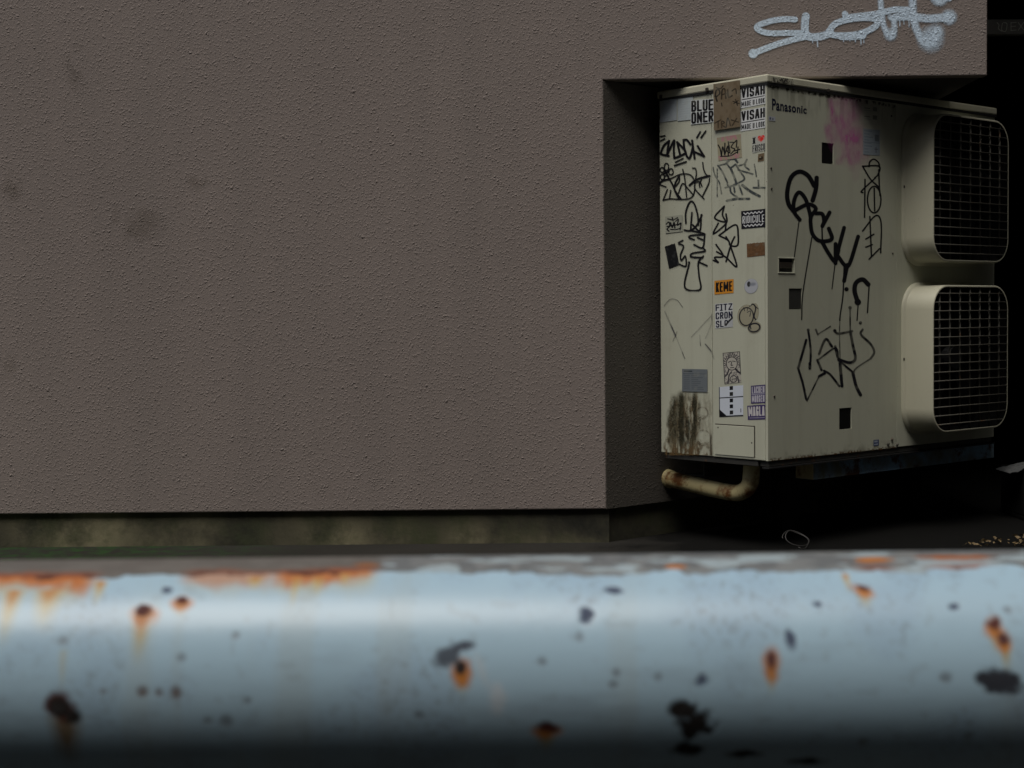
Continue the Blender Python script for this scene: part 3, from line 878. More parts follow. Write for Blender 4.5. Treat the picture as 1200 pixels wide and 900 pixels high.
def pinktag(c):
    c.over(0.55 * sstep(0.45, 0.6, fbm(c.X * 0.5, c.Y * 0.15, 3, 8)) * (np.abs(c.Y - 14) > 8.5), (0.50, 0.16, 0.25))
    for P in ([(1, 9), (3, 14), (4, 22), (6, 12), (8, 22)], [(9, 8), (8, 21), (12, 12), (12, 23)], [(13, 7), (14, 20), (10, 17)], [(15, 8), (19, 9), (16, 14), (20, 17), (15, 22)], [(20, 9), (23, 7), (22, 15)], [(20, 19), (26, 18)], [(24, 15), (23, 22)], [(3, 23), (14, 24), (22, 21)]): c.stroke(P, 1.5)
sticker([(840, 161.5), (868, 157), (869.5, 184.5), (842, 188.5)], 28, 28, (0.34, 0.31, 0.21), pinktag, side_f, 'tan sticker with a dense black tag over pink smears', 0.0010, 3.2)
def heart(c):
    c.text('I', 0.8, 2, 3.4, 8.5, bold=0.02); c.rect(0.2, 1.6, 4, 2.6, BLK); c.rect(0.2, 8.2, 4, 9.2, BLK)
    x = (c.X - 10.3) / 4.3; y = -(c.Y - 4.8) / 4.3
    f = (x * x + y * y - 0.62) ** 3 - x * x * y ** 3
    c.over(np.clip(-f / 0.12 + 0.5, 0, 1), (0.75, 0.02, 0.015))
    c.block('FRISCO', 0.4, 11, 14.6, 19.2, 0.85, gap=0.2)
sticker([(881.5, 160), (896.8, 157.5), (896.8, 176), (881.5, 179.5)], 15, 20, (0.46, 0.47, 0.42), heart, side_f, 'small pale sticker with a red heart', 0.0010, 6)
def brownie(c): c.blob(4, 6, 3, 2.6, (0.02, 0.015, 0.01), 0.5, 0.9); c.blob(3, 4.6, 1.2, 0.8, (0.4, 0.35, 0.25), 0.6, 0.8)
sticker([(888.5, 180.5), (895.5, 179.2), (895, 188.5), (888, 189.5)], 8, 10, (0.16, 0.11, 0.06), brownie, side_f, 'tiny brown sticker', 0.0010, 5)
def scrib(c):
    for P in ([(1, 9), (4, 7), (5, 12), (2, 15), (4, 18)], [(6, 8), (8, 14), (10, 8), (11, 15)], [(12, 7), (15, 5), (14, 12), (18, 10), (17, 18)], [(3, 3), (9, 5), (14, 3)], [(6, 16), (12, 17), (18, 16)], [(8, 2), (9, 6)], [(2, 12), (17, 11)]): c.stroke(P, 1.6)
sticker([(779.5, 254), (800, 251.5), (800, 271), (780, 273.5)], 20, 20, (0.36, 0.37, 0.30), scrib, side_b, 'small smudged sticker with black scribble', 0.0010, 4)
def rid(c):
    for y0 in (3.4, 18.5):
        c.stroke([(3 + i * 2.2, y0 + (1.2 if i % 2 else -0.9)) for i in range(11)], 1.1, WHT, smooth=False)
    c.block('RIDICULE', 1.4, 6.6, 26.8, 15.6, 0.95, WHT, 0.26, 0.4)
sticker([(868.5, 247.5), (896.8, 244.6), (896.8, 266), (868.8, 268.3)], 28, 22, (0.012, 0.012, 0.018), rid, side_f, 'black sticker with hand-lettered white word', 0.0010, 5, wear=0.0)
def kraft(c): c.over(0.5 * sstep(0.4, 0.7, fbm(c.X * 0.5, c.Y * 0.5, 3, 2)), (0.085, 0.045, 0.02))
def torn(c): c.c[..., 3] *= (c.Y > 2.2 + 2.4 * (fbm(c.X * 0.5, c.X * 0 + 3, 3, 6) - 0.4)) * 1.0
sticker([(875, 284), (896, 281.5), (896.5, 299), (875.5, 301.5)], 20, 20, (0.16, 0.085, 0.04), kraft, side_f, 'torn scrap of brown kraft paper', 0.0010, 4, alpha=torn)
def blackt(c):
    c.over(0.5 * sstep(0.5, 0.7, fbm(c.X * 0.45, c.Y * 0.3, 4, 3)), (0.05, 0.055, 0.055))
sticker([(778.5, 287), (790.5, 283), (796, 310), (784, 314.5)], 12, 28, (0.012, 0.013, 0.014), blackt, side_b, 'tilted torn black sticker', 0.0010, 4, alpha=torn, wear=0.0)
def keme(c): c.block('KEME', 1.6, 2.4, 20.6, 15, 1.9, gap=0.14)
sticker([(837.2, 329), (859.6, 327), (859.6, 343.2), (837.2, 345.2)], 22, 17.5, (0.62, 0.26, 0.03), keme, side_f, 'orange sticker with bold black word', 0.0010, 6, wear=0.08)
def rnd(c):
    c.c[..., 3] = np.clip((8.6 - np.hypot(c.X - 9, c.Y - 9)) / 0.6 + 0.5, 0, 1)
def rndd(c): c.blob(6, 6.5, 2.2, 3.2, (0.03, 0.03, 0.03), 0.4); c.blob(11, 7, 4, 2, (0.2, 0.22, 0.26), 0.8, 0.8)
sticker([(872, 327), (888.5, 325.6), (888.5, 343.4), (872, 345)], 18, 18, (0.43, 0.45, 0.49), rndd, side_f, 'round pale sticker', 0.0010, 4, alpha=rnd)
def fitz(c):
    c.over(1.0 * (c.X * 0 + 1), (0.56, 0.58, 0.58))
    NB = (0.010, 0.010, 0.03); c.block('FITZ', 0.6, 0.8, 19.6, 9.4, 1.5, NB); c.block('CRON', 0.6, 11, 19.6, 19.8, 1.5, NB); c.block('SLOT', 0.8, 21.4, 19.2, 30.2, 1.5, NB)
    c.rect(5.4, 0.8, 8.6, 2.1, NB); c.rect(5.4, 8.1, 8.6, 9.4, NB)
    c.over(np.clip((c.X * 0.9 + c.Y - 38) / 0.6, 0, 1), (0.44, 0.46, 0.47)); c.stroke([(20, 19), (15, 24), (12, 28)], 2.2, (0.03, 0.03, 0.03))
sticker([(837.8, 356.2), (858.8, 354.4), (858.8, 383), (838.2, 385)], 20, 31, (0.5, 0.5, 0.5), fitz, side_f, 'pale sticker with three rows of dark blue block letters and a torn corner', 0.0010, 5, wear=0.1)
def doodle(c):          # a plain cartoon blob
    S = lambda P, w=1.3: c.stroke(P, w, (0.02, 0.02, 0.025))
    S(ell(11, 15, 8.2, 10.5), 1.5); S(ell(20, 29, 6.5, 5), 1.9); S([(3, 6), (2, 1), (7, 2)], 1.2); S([(15, 3), (19, 1), (22, 6), (20, 16), (24, 22)], 1.6); S([(12, 10), (16, 9), (15, 15)], 1.0); S([(1, 22), (4, 26), (8, 30)], 1.2); S([(8, 4), (9, 8)], 0.8); S([(13, 4), (12, 8)], 0.8); S([(22, 4), (26, 8)], 0.9); S([(15, 26), (16, 30)], 1.6)
def bd(c):
    m = np.minimum(np.minimum(np.hypot((c.X - 11) / 10.5, (c.Y - 14) / 13), np.hypot((c.X - 20) / 8, (c.Y - 28.5) / 7)), np.hypot((c.X - 20) / 5.5, (c.Y - 10) / 11))
    c.c[..., 3] = np.clip((1 - m) / 0.06 + 0.5, 0, 1)
sticker([(863.5, 357), (891.5, 354.8), (892, 390), (864, 393)], 28, 36, (0.34, 0.32, 0.23), doodle, side_f, 'cut-out cartoon doodle sticker in black outline', 0.0010, 4, alpha=bd)
def portrait(c):
    S = lambda P, w=1.0: c.stroke(P, w, (0.025, 0.022, 0.03))
    for i in range(15):
        a = R(-190 + i * 14.5); S([(10 + 7.8 * math.cos(a), 14 + 9 * math.sin(a)), (10 + 10.8 * math.cos(a + 0.1), 14 + 12.5 * math.sin(a + 0.1))], 0.9)
    S(ell(10, 14, 6.4, 8)); S([(6, 12), (9, 11)]); S([(11, 11), (14, 12)]); S([(10, 12), (9, 16), (11, 16)]); S([(8, 19), (12, 19)]); S([(6, 21), (4, 26), (1, 29)], 1.6); S([(14, 21), (17, 25), (20, 27)], 2.2); S([(4, 38), (6, 28), (9, 24)], 1.4); S([(17, 38), (16, 30)], 1.2); S(ell(11, 33, 4, 4)); S([(9, 33), (13, 33)])
    c.over(0.6 * sstep(0.5, 0.6, fbm(c.X * 0.8, c.Y * 0.8, 2, 7)) * (np.hypot((c.X - 10) / 7, (c.Y - 16) / 9) > 1), (0.06, 0.055, 0.065))
    c.rect(0, 0, 20, 0.9, (0.03, 0.03, 0.03)); c.rect(0, 0, 0.8, 38, (0.05, 0.05, 0.05)); c.rect(19.2, 0, 20, 28, (0.05, 0.05, 0.05))
sticker([(846.8, 413.6), (867, 411.6), (868.8, 448), (849, 450.2)], 20, 38, (0.46, 0.44, 0.38), portrait, side_f, 'black and white line drawing of a figure', 0.0010, 4.5)
def road(c):
    c.rect(0, 0, 1.0, 36, BLK); c.rect(0, 34.6, 29, 36, BLK); c.rect(0, 12.6, 29, 13.8, BLK)
    for y in (0, 7, 14.6, 21.6, 28.8): c.rect(12.8, y, 16.8, y + 4.6, BLK)
    c.over(np.clip((c.Y - 26 - c.X * 0.95) / 0.6, 0, 1) , BLK); c.rect(25.6, 27, 26.6, 31.5, (0.1, 0.1, 0.14))
sticker([(842.4, 453.6), (871, 451.4), (871, 487.6), (842.8, 488.8)], 29, 36, (0.60, 0.65, 0.72), road, side_f, 'white sticker with black dashed road pattern', 0.0010, 4, wear=0.06)
PUR = (0.06, 0.045, 0.13)
def pur1(c):
    c.rect(1, 10.4, 17, 11.4, (0.36, 0.35, 0.42))
    c.block('LACHEN', 1.2, 1.4, 16.8, 9.8, 1.05, (0.46, 0.45, 0.50), 0.2); c.block('MORGEN', 1.2, 12.2, 16.8, 20.6, 1.05, (0.46, 0.45, 0.50), 0.2)
sticker([(879.8, 452), (897, 450.6), (897, 472.2), (880, 473)], 18, 22, PUR, pur1, side_f, 'small purple sticker with two lines of lettering', 0.0010, 6)
def pur2(c):
    c.block('MAGLA', 1.2, 1.6, 20, 12.8, 1.5, (0.55, 0.53, 0.53)); c.rect(2, 14.4, 20, 15.4, (0.25, 0.24, 0.32))
sticker([(875.6, 475.4), (897, 474), (897, 491.4), (876.4, 492)], 21, 17, PUR, pur2, side_f, 'small purple sticker with one line of lettering', 0.0010, 6)
def plate(c):
    c.rect(2, 2, 12, 3.4, (0.03, 0.04, 0.045)); c.rect(1.5, 5.4, 28.5, 5.9, (0.05, 0.06, 0.07))
    for i in range(8):
        c.rect(2, 7.4 + i * 2.3, 9, 8.2 + i * 2.3, (0.06, 0.07, 0.075), 0.6); c.rect(11, 7.4 + i * 2.3, 13 + 14 * RNG.random(), 8.2 + i * 2.3, (0.06, 0.07, 0.075), 0.6)
sticker([(799.3, 432.2), (829, 432.8), (829, 459.4), (799.3, 458.6)], 30, 27, (0.15, 0.17, 0.185), plate, side_b, 'grey metal rating plate above the rust stain', 0.0014, 3.5, name='rating_plate')

# rust run below the rating plate
c = area(775, 456, 834.5, 533.5, 3)
x, y = c.X + 775, c.Y + 456
n1 = fbm(x * 0.22, y * 0.018, 4, 1); n2 = fbm(x * 0.4, y * 0.16, 5, 2); n3 = fbm(x * 0.8, y * 0.09, 4, 3); n4 = fbm(x * 0.9, y * 0.9, 3, 5)
lo = sstep(458, 530, y)
env = sstep(776 + 8 * (1 - lo), 786 + 8 * (1 - lo), x + 5 * (n2 - 0.5)) * (1 - 0.8 * sstep(814, 822, x)) * sstep(456, 476, y + 22 * (n1 - 0.5))
c.over(0.5 * env * sstep(0.30, 0.6, n1 * 0.6 + n2 * 0.4), (0.26, 0.19, 0.09))
c.over(0.75 * env * sstep(0.46, 0.60, n3 * 0.7 + n2 * 0.3), (0.12, 0.075, 0.03))
for xc, w_, y0, y1, st in ((790, 4, 462, 520, 0.7), (798, 4.5, 458, 528, 1.0), (806, 2.5, 486, 524, 0.7), (814, 2.6, 458, 518, 0.95), (811, 2, 496, 526, 0.8), (785, 3, 478, 522, 0.5), (820, 1.5, 470, 505, 0.4)):
    m = np.clip(1.25 - np.abs(x - xc + 5 * (n2 - 0.5) + 1.6 * (n4 - 0.5)) / w_, 0, 1) * sstep(y0 - 3, y0 + 8, y) * sstep(y1 + 8, y1 - 12, y + 18 * (n4 - 0.5))
    c.over(st * 0.9 * m, (0.035, 0.032, 0.014)); c.over(st * np.clip(m * 1.5 - 0.45, 0, 1) * sstep(0.38, 0.58, n4), (0.010, 0.008, 0.005))
c.over(0.6 * env * sstep(0.54, 0.62, n4) * sstep(0.4, 0.6, n2), (0.02, 0.013, 0.007))
c.over(0.7 * sstep(0.48, 0.62, n2) * sstep(517, 528, y + 6 * (n4 - 0.5)), (0.13, 0.08, 0.035))
for (cx_, cy_, r_) in ((823, 484, 6.5), (824, 513, 8.5)):
    rr = np.hypot(x - cx_, (y - cy_) * 0.95)
    m = np.clip((r_ - rr) / 1.5 + 0.5, 0, 1)
    c.c[..., 3] *= 1 - 0.5 * m
    c.over(0.6 * np.clip(1 - np.abs(rr - r_) / 1.1, 0, 1) * (0.15 + 0.85 * sstep(0.4, 0.62, n2)), (0.10, 0.06, 0.025))
    c.over(0.6 * m * sstep(0.1, 1.0, (y - cy_) / r_) * sstep(0.35, 0.6, n4), (0.10, 0.07, 0.035))
    c.over(0.7 * np.clip(1 - np.abs(x - cx_ + 5 + 3 * (n2 - 0.5)) / 3, 0, 1) * sstep(cy_, cy_ + 5, y) * sstep(cy_ + 20, cy_ + 9, y) * sstep(0.4, 0.55, n4), (0.06, 0.035, 0.015))
c.over(0.9 * np.clip(1 - np.abs(x - 833 - (n2 - 0.5) * 3) / 1.4, 0, 1) * sstep(505, 515, y), (0.03, 0.016, 0.008))
c.c[..., 3] *= 0.86
c.emit('rust_stain', PL, side_b, 0.0004, label='brown and black rust run under the rating plate')

# ---- front face
k = 5.294
c = area(903, 113, 947, 135, 4)
q_ = [(904.2, 114.2), (945.8, 124.2), (945.8, 134.6), (904.2, 130.6)]
cc = Canvas(q_, 42, 15, 190, 66); cc.text('Panasonic', 0.5, 0.8, 41.5, 13.6, (0.012, 0.014, 0.035), 0.028); cc.emit('brand_lettering', PF, front, 0.0006, label='dark blue maker lettering at the top')
def minil(c): c.rect(1, 1, 3, 4, (0.12, 0.14, 0.2)); c.rect(4, 1.5, 6, 4, (0.2, 0.22, 0.26))
sticker([(900.8, 136), (908.6, 137.2), (908.6, 142), (900.8, 141.2)], 8, 5, (0.47, 0.50, 0.55), minil, front, 'tiny pale blue label', 0.0010, 6, PF)
def lidbits(c):
    c.over(sstep(0.42, 0.5, fbm(c.X * 0.8, c.Y * 0.5, 3, 5)) * (c.X > 6) * (c.X < 17), (0.02, 0.018, 0.015)); c.over(0.9 * sstep(0.5, 0.56, fbm(c.X * 1.2, c.Y * 0.3, 2, 8)), (0.04, 0.035, 0.03))
    c.c[..., 3] *= 1
def lidalpha(c): c.c[..., 3] *= sstep(0.42, 0.5, fbm(c.X * 0.7, c.Y * 0.6, 3, 12))
sticker([(904, 89.5), (930, 93), (930, 100), (904, 96)], 26, 8, (0.42, 0.41, 0.33), lidbits, lid, 'torn black remains of a label', 0.0085, 4, PF, alpha=lidalpha)
def lab1(c):
    for i, y0 in enumerate((2, 12)):
        c.rect(2, y0 + 2, 9, y0 + 3, (0.1, 0.1, 0.1), 0.8); c.rect(12, y0, 17, y0 + 5, (0.1, 0.1, 0.1), 0.7); c.rect(2, y0 + 5, 10, y0 + 5.7, (0.2, 0.2, 0.2), 0.7)
sticker([(1010.8, 121.5), (1030.8, 124.5), (1030.8, 147.5), (1010.8, 145.5)], 20, 24, (0.46, 0.46, 0.38), lab1, front, 'faded pale caution label', 0.0010, 4, PF)
def lab2(c):
    for i in range(8): c.rect(1.5, 2 + i * 3.6, 6 + 6 * RNG.random(), 3 + i * 3.6, (0.14, 0.18, 0.22), 0.7)
    c.rect(14, 6, 19, 14, (0.05, 0.06, 0.07), 0.6); c.rect(15, 21, 16, 28, (0.1, 0.1, 0.12), 0.8); c.rect(13.5, 23, 18, 24, (0.1, 0.1, 0.12), 0.8); c.rect(0, 15.5, 20, 16.2, (0.2, 0.22, 0.25))
sticker([(1011.4, 150.4), (1031, 152.6), (1031, 182.4), (1011.4, 181)], 20, 31, (0.30, 0.35, 0.39), lab2, front, 'blue grey instruction label', 0.0010, 4, PF)
def lab3(c): c.rect(1, 1, 5, 3, (0.3, 0.34, 0.4)); c.rect(1, 4.6, 5.4, 6, (0.3, 0.34, 0.4))
sticker([(1023.6, 515.6), (1030, 515), (1030, 522), (1023.6, 522.8)], 6.5, 7, (0.06, 0.08, 0.17), lab3, front, 'tiny dark blue label near the bottom', 0.0010, 6, PF)

tagpaint('graffiti_tag', (919, 196, 1024, 376), [
    ([(210, 355), (180, 310), (172, 240), (195, 150), (245, 112), (300, 135), (340, 200)], 27), ([(355, 150), (350, 220), (330, 290)], 27),
    [(250, 410), (215, 360), (215, 290), (245, 240), (285, 280), (310, 360), (318, 400)], [(215, 355), (300, 315), (350, 340), (320, 390), (318, 440), (330, 500), (370, 540), (430, 540), (450, 520), (430, 465)],
    [(350, 370), (390, 375), (400, 420), (390, 450)], [(435, 365), (395, 440)], [(390, 550), (430, 620), (470, 668), (490, 600)], [(472, 560), (472, 680)], [(475, 660), (490, 590), (525, 460)], [(490, 640), (530, 692), (560, 680), (612, 515)], [(545, 690), (525, 790)],
    ([(245, 420), (215, 650)], 6), ([(325, 520), (270, 860), (262, 1030)], 7), ([(388, 460), (390, 540)], 9), ([(468, 690), (450, 840)], 6), ([(525, 700), (518, 880), (500, 1010), (497, 1100)], 8), ([(540, 841)], 13),
    ([(675, 811), (640, 781), (600, 801), (590, 851), (610, 921)], 28), ([(610, 921)], 20), ([(680, 821), (670, 986)], 8), ([(612, 941), (605, 1036)], 7)],
    890, 180, k, 24, PF, front, label='thick dripping black tag across the front panel')
def fade2(c):
    c.c[..., 3] *= 0.6 + 0.4 * sstep(0.35, 0.6, fbm(c.X * 0.12, c.Y * 0.12, 2, 21))
tagpaint('graffiti_tag', (933, 355, 1027, 472), [
    ([(290, 415), (240, 590)], 15), ([(240, 590), (268, 680), (290, 780)], 14), ([(295, 790), (370, 640)], 9), ([(370, 640), (405, 620)], 16), ([(303, 355), (318, 480), (313, 590)], 13), ([(303, 352)], 9), ([(313, 560), (313, 590)], 18), ([(350, 350), (362, 380)], 12), ([(362, 380), (440, 330)], 7), ([(370, 500), (410, 410), (450, 455)], 15), ([(360, 540), (470, 465), (490, 530)], 10), ([(360, 540), (385, 600)], 15), ([(400, 605), (440, 630), (495, 700)], 13),
    ([(465, 355), (490, 375), (575, 360)], 14), ([(468, 358)], 10), ([(565, 370), (580, 450), (595, 530), (560, 555), (490, 535)], 17), ([(500, 560), (512, 700)], 19), ([(490, 540), (575, 610)], 12), ([(640, 350), (630, 380), (690, 440), (712, 490), (690, 530)], 14), ([(690, 530), (600, 590), (580, 630)], 9), ([(580, 620), (600, 700), (627, 755)], 19), ([(562, 215), (563, 370)], 8), ([(562, 215)], 11), ([(627, 308)], 10), ([(500, 270), (497, 360), (500, 540)], 5), ([(470, 455), (485, 520)], 16)],
    890, 320, k, 13, PF, front, (0.012, 0.012, 0.018), label='thin flowing black tag low on the front panel', post=fade2, lift=0.0009)
tagpaint('graffiti_tag', (1006, 183, 1036, 306), [
    [(680, 80), (685, 50), (710, 35), (738, 55), (745, 85)], [(640, 78), (742, 78), (735, 130), (715, 150)], [(640, 78), (690, 160), (740, 210), (748, 260)], [(740, 100), (745, 240)], [(720, 150), (635, 230), (642, 242)], [(655, 160), (652, 395)], ell(712, 285, 42, 82), [(712, 215), (715, 355)], [(640, 480), (720, 385), (755, 430), (752, 615)], [(685, 390), (695, 640)], [(660, 530), (710, 500)], [(660, 580), (700, 565)], [(680, 655), (745, 590)], ([(820, 620)], 7)],
    890, 180, k, 9, PF, front, label='narrow black tag beside the upper fan')
c = area(965, 110, 1020, 222, 2)
PNK = (0.62, 0.10, 0.42)
for P, w, s_, o_ in (([(560, 230), (540, 400), (600, 500)], 190, 22, 0.30), ([(440, 200), (462, 330)], 26, 4, 0.6), ([(425, 370), (450, 440)], 40, 7, 0.6), ([(500, 215), (560, 190), (600, 260), (540, 330)], 40, 9, 0.3), ([(500, 330), (540, 420), (600, 440)], 60, 10, 0.5), ([(590, 400), (560, 470), (610, 520)], 80, 14, 0.35), ([(490, 580), (540, 545), (570, 580)], 28, 6, 0.4), ([(580, 560), (600, 680)], 40, 12, 0.12)):
    c.stroke(tr(c, P, 890, 80, k), w / k, PNK, s_, o_)
c.c[..., 3] *= 0.72 * (0.55 + 0.45 * sstep(0.3, 0.65, fbm(c.X * 0.35, c.Y * 0.12, 4, 31)))
c.emit('spray_smear', PF, front, 0.0003, label='faded pink spray paint smear')

c = area(902, 98, 1050, 176, 2)
x, y = c.X + 902, c.Y + 98
y_top = 99.5 + (x - 898) * 0.152
n_ = fbm(x * 0.22, y * 0.03, 4, 41); m_ = fbm(x * 0.5, y * 0.3, 3, 42)
c.over(0.22 * sstep(0.50, 0.72, n_) * sstep(40, 2, y - y_top) * (y > y_top), (0.16, 0.15, 0.10))
c.over(0.8 * sstep(0.46, 0.62, m_) * sstep(4.0, 0.5, y - y_top - 2.5 * n_) * (y > y_top), (0.05, 0.04, 0.025))
c.emit('grime_run', PF, front, 0.0002)
c = area(902, 500, 1050, 541, 2)
x, y = c.X + 902, c.Y + 500
y_b = 540.5 - (x - 901) * 0.100
n_ = fbm(x * 0.2, y * 0.1, 4, 51); m_ = fbm(x * 0.6, y * 0.5, 3, 52)
c.over(0.3 * sstep(0.45, 0.7, n_) * sstep(14, 0, y_b - y) * (y < y_b), (0.17, 0.15, 0.10))
c.over(0.8 * sstep(0.50, 0.62, m_) * sstep(4.5, 0.5, y_b - y + 3 * (n_ - 0.5)) * (y < y_b), (0.11, 0.05, 0.018))
c.emit('grime_run', PF, front, 0.0002)

# ------------------------------------------------------------------ support frame under the unit
sf = thing('support_frame', 'rusty blue painted steel frame under the cabinet', 'support frame', CN, EY)
zt_ = zb2 - 0.008
xb = fp(957, 550).x + 0.02
def channel(x0, x1, y0, y1, z0, z1):
    bm = bmesh.new()
    box(bm, x0, x1, y0, y0 + 0.008, z0, z1, 0.002)
    box(bm, x0, x1, y0 + 0.0085, y1, z1 - 0.008, z1 - 0.0005, 0.001)
    box(bm, x0, x1, y0 + 0.0085, y1, z0 + 0.0005, z0 + 0.008, 0.001)
    return bm
zl_ = zt_ - 0.068
obj('beam', channel(xb, WID + 0.05, 0.03, 0.12, zl_, zt_), M['blue'], sf)
bm = bmesh.new(); box(bm, xb - 0.0045, xb - 0.0005, 0.032, 0.118, zl_ + 0.002, zt_ - 0.002); obj('beam_end', bm, M['oldpipe'], sf)
obj('beam', channel(0.1, WID + 0.05, 0.42, 0.51, zl_, zt_), M['base'], sf)
bm = bmesh.new(); box(bm, 0.56, 0.60, 0.122, 0.418, zl_ + 0.01, zt_ - 0.01); obj('cross_member', bm, M['dark'], sf)
bm = bmesh.new(); box(bm, 1.46, 1.50, 0.122, 0.418, zl_ + 0.01, zt_ - 0.01); obj('cross_member', bm, M['dark'], sf)
for x in (0.55, 1.45):
    for y in (0.33, 0.44):
        bm = bmesh.new(); box(bm, x, x + 0.06, y, y + 0.06, 0.0, zl_ - 0.001, 0.002); obj('leg', bm, M['dark'], sf)

# ------------------------------------------------------------------ old bent pipe
PP = place_on(AI, 0, 0.10, -1)
def pp(x, y): return Vector(PP(np.array(float(x)), np.array(float(y)), 0.0))
pts = [pp(*t) for t in smooth_line([(881, 538), (880.5, 552), (879, 566), (872, 575), (860, 577.5), (835, 573), (806, 566), (789, 562.5), (781, 560)], 5)]
op = thing('bent_pipe', 'short rusty cream pipe elbow hanging below the left side of the cabinet', 'pipe', CN, EY)
bm = bmesh.new(); tube(bm, pts, 0.034, 20); pipe_o = obj('pipe_bend', bm, M['oldpipe'], op, True)
e0, e1 = pts[-1], (pts[-1] - pts[-4]).normalized()
bm = bmesh.new(); tube(bm, [e0 - e1 * 0.03, e0 + e1 * 0.015], 0.0385, 20); obj('pipe_collar', bm, M['oldpipe'], op, True)
bm = bmesh.new(); tube(bm, [e0 + e1 * 0.016, e0 + e1 * 0.04 + Vector((0, 0, -0.012)), e0 + e1 * 0.058 + Vector((0, 0, -0.024))], [0.028, 0.022, 0.012], 12); obj('end_plug', bm, M['oldpipe'], op)

# ------------------------------------------------------------------ covered passage on the right
nb = thing('neighbouring_building', 'black unlit covered passage beside the brown building', 'building', (0, 0, 0))
xr = P0.x + X_CO + 0.03
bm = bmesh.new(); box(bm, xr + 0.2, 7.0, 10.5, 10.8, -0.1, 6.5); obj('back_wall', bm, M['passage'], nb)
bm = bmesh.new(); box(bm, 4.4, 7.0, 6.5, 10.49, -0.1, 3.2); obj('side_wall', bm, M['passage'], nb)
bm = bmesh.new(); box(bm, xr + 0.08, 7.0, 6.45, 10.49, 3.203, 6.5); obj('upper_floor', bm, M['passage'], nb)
bm = bmesh.new(); box(bm, 2.55, 7.0, 1.2, 6.445, -0.1, 9.0); obj('light_blocking_wing', bm, M['opp'], nb)  # unseen wing, added to block light from the right
# unseen facade across the street, added to close off the low sky
ob = thing('sky_blocking_building', 'dark grey unseen building added behind the viewpoint to block low sky', 'building', (0, -7.2, 0))
bm = bmesh.new(); box(bm, -24, 24, -3, 0, 0, 13); obj('wall', bm, M['opp'], ob)
bm = bmesh.new(); box(bm, -24.1, 24.1, -3.1, 0.12, 13.003, 13.4, 0.02); obj('parapet', bm, M['opp'], ob)
for x in range(-22, 23, 4):
    for z in (1.2, 4.2, 7.2, 10.2):
        bm = bmesh.new(); box(bm, x - 0.8, x + 0.8, 0.003, 0.05, z, z + 1.5, 0.01); w_ = obj('window', bm, M['dark'], ob)
        bm = bmesh.new(); box(bm, x - 0.9, x + 0.9, 0.003, 0.12, z - 0.08, z - 0.004, 0.01); obj('sill', bm, M['bar'], w_)
# lettered bar across the passage
Yb = 7.3
d0, d1 = ray(1180, 22.5), ray(1180, 40.5)
za, zb_ = (CAM + d0 * (Yb / d0.y)).z, (CAM + d1 * (Yb / d1.y)).z
bar = tag(obj('cross_bar', box(bmesh.new(), xr + 0.002, 4.395, Yb, Yb + 0.05, zb_, za, 0.004), M['bar']), 'grey horizontal bar with scrawled letters across the dark passage', 'bar')
I4 = Matrix.Identity(4)
tagpaint('graffiti_tag', (1165, 23, 1204, 40), [[(440, 170), (455, 190), (450, 215), (475, 235)], [(480, 175), (475, 225), (505, 235), (515, 180), (490, 170)], [(545, 172), (545, 230)], [(545, 172), (585, 168)], [(545, 200), (580, 197)], [(545, 230), (585, 226)], [(600, 170), (640, 225)], [(640, 168), (600, 228)]],
    1100, 0, 6.43, 9, place_on(I4, 1, Yb, -1), bar, (0.85, 0.88, 0.76), 0.8, 0.95, 3)

# crate with a crumpled sheet
d0 = ray(1195, 552); tt = 6.75 / d0.y; pc = CAM + d0 * tt
cr = thing('black_crate', 'black crate barely visible in the dark passage', 'crate', (pc.x + 0.235, 6.9, 0))
bm = bmesh.new(); box(bm, -0.22, 0.25, -0.16, 0.16, 0.0, 0.02, 0.004); obj('base', bm, M['crate'], cr)
for s_ in (-1, 1):
    bm = bmesh.new(); box(bm, -0.22, 0.25, s_ * 0.15 - 0.01, s_ * 0.15 + 0.01, 0.021, pc.z - 0.002, 0.004); obj('side', bm, M['crate'], cr)
    bm = bmesh.new(); box(bm, 0.015 + s_ * 0.225 - 0.01, 0.015 + s_ * 0.225 + 0.01, -0.139, 0.139, 0.021, pc.z - 0.003, 0.004); obj('side', bm, M['crate'], cr)
bm = bmesh.new(); bmesh.ops.create_grid(bm, x_segments=18, y_segments=12, size=1)
for v in bm.verts:
    x_, y_ = v.co.x, v.co.y
    v.co = Vector((x_ * 0.11, y_ * 0.10, 0.008 + 0.030 * float(fbm(x_ * 2.2 + 3, y_ * 2.2 + 1, 3, 5)) * (1.2 - x_ * x_) + 0.012 * x_))
bmesh.ops.solidify(bm, geom=list(bm.faces), thickness=0.002)
sh_ = tag(obj('crumpled_sheet', bm, M['sheet']), 'crumpled pale plastic sheet at the right edge', 'plastic sheet')
sh_.location = (pc.x + 0.06, 6.83, pc.z - 0.006)

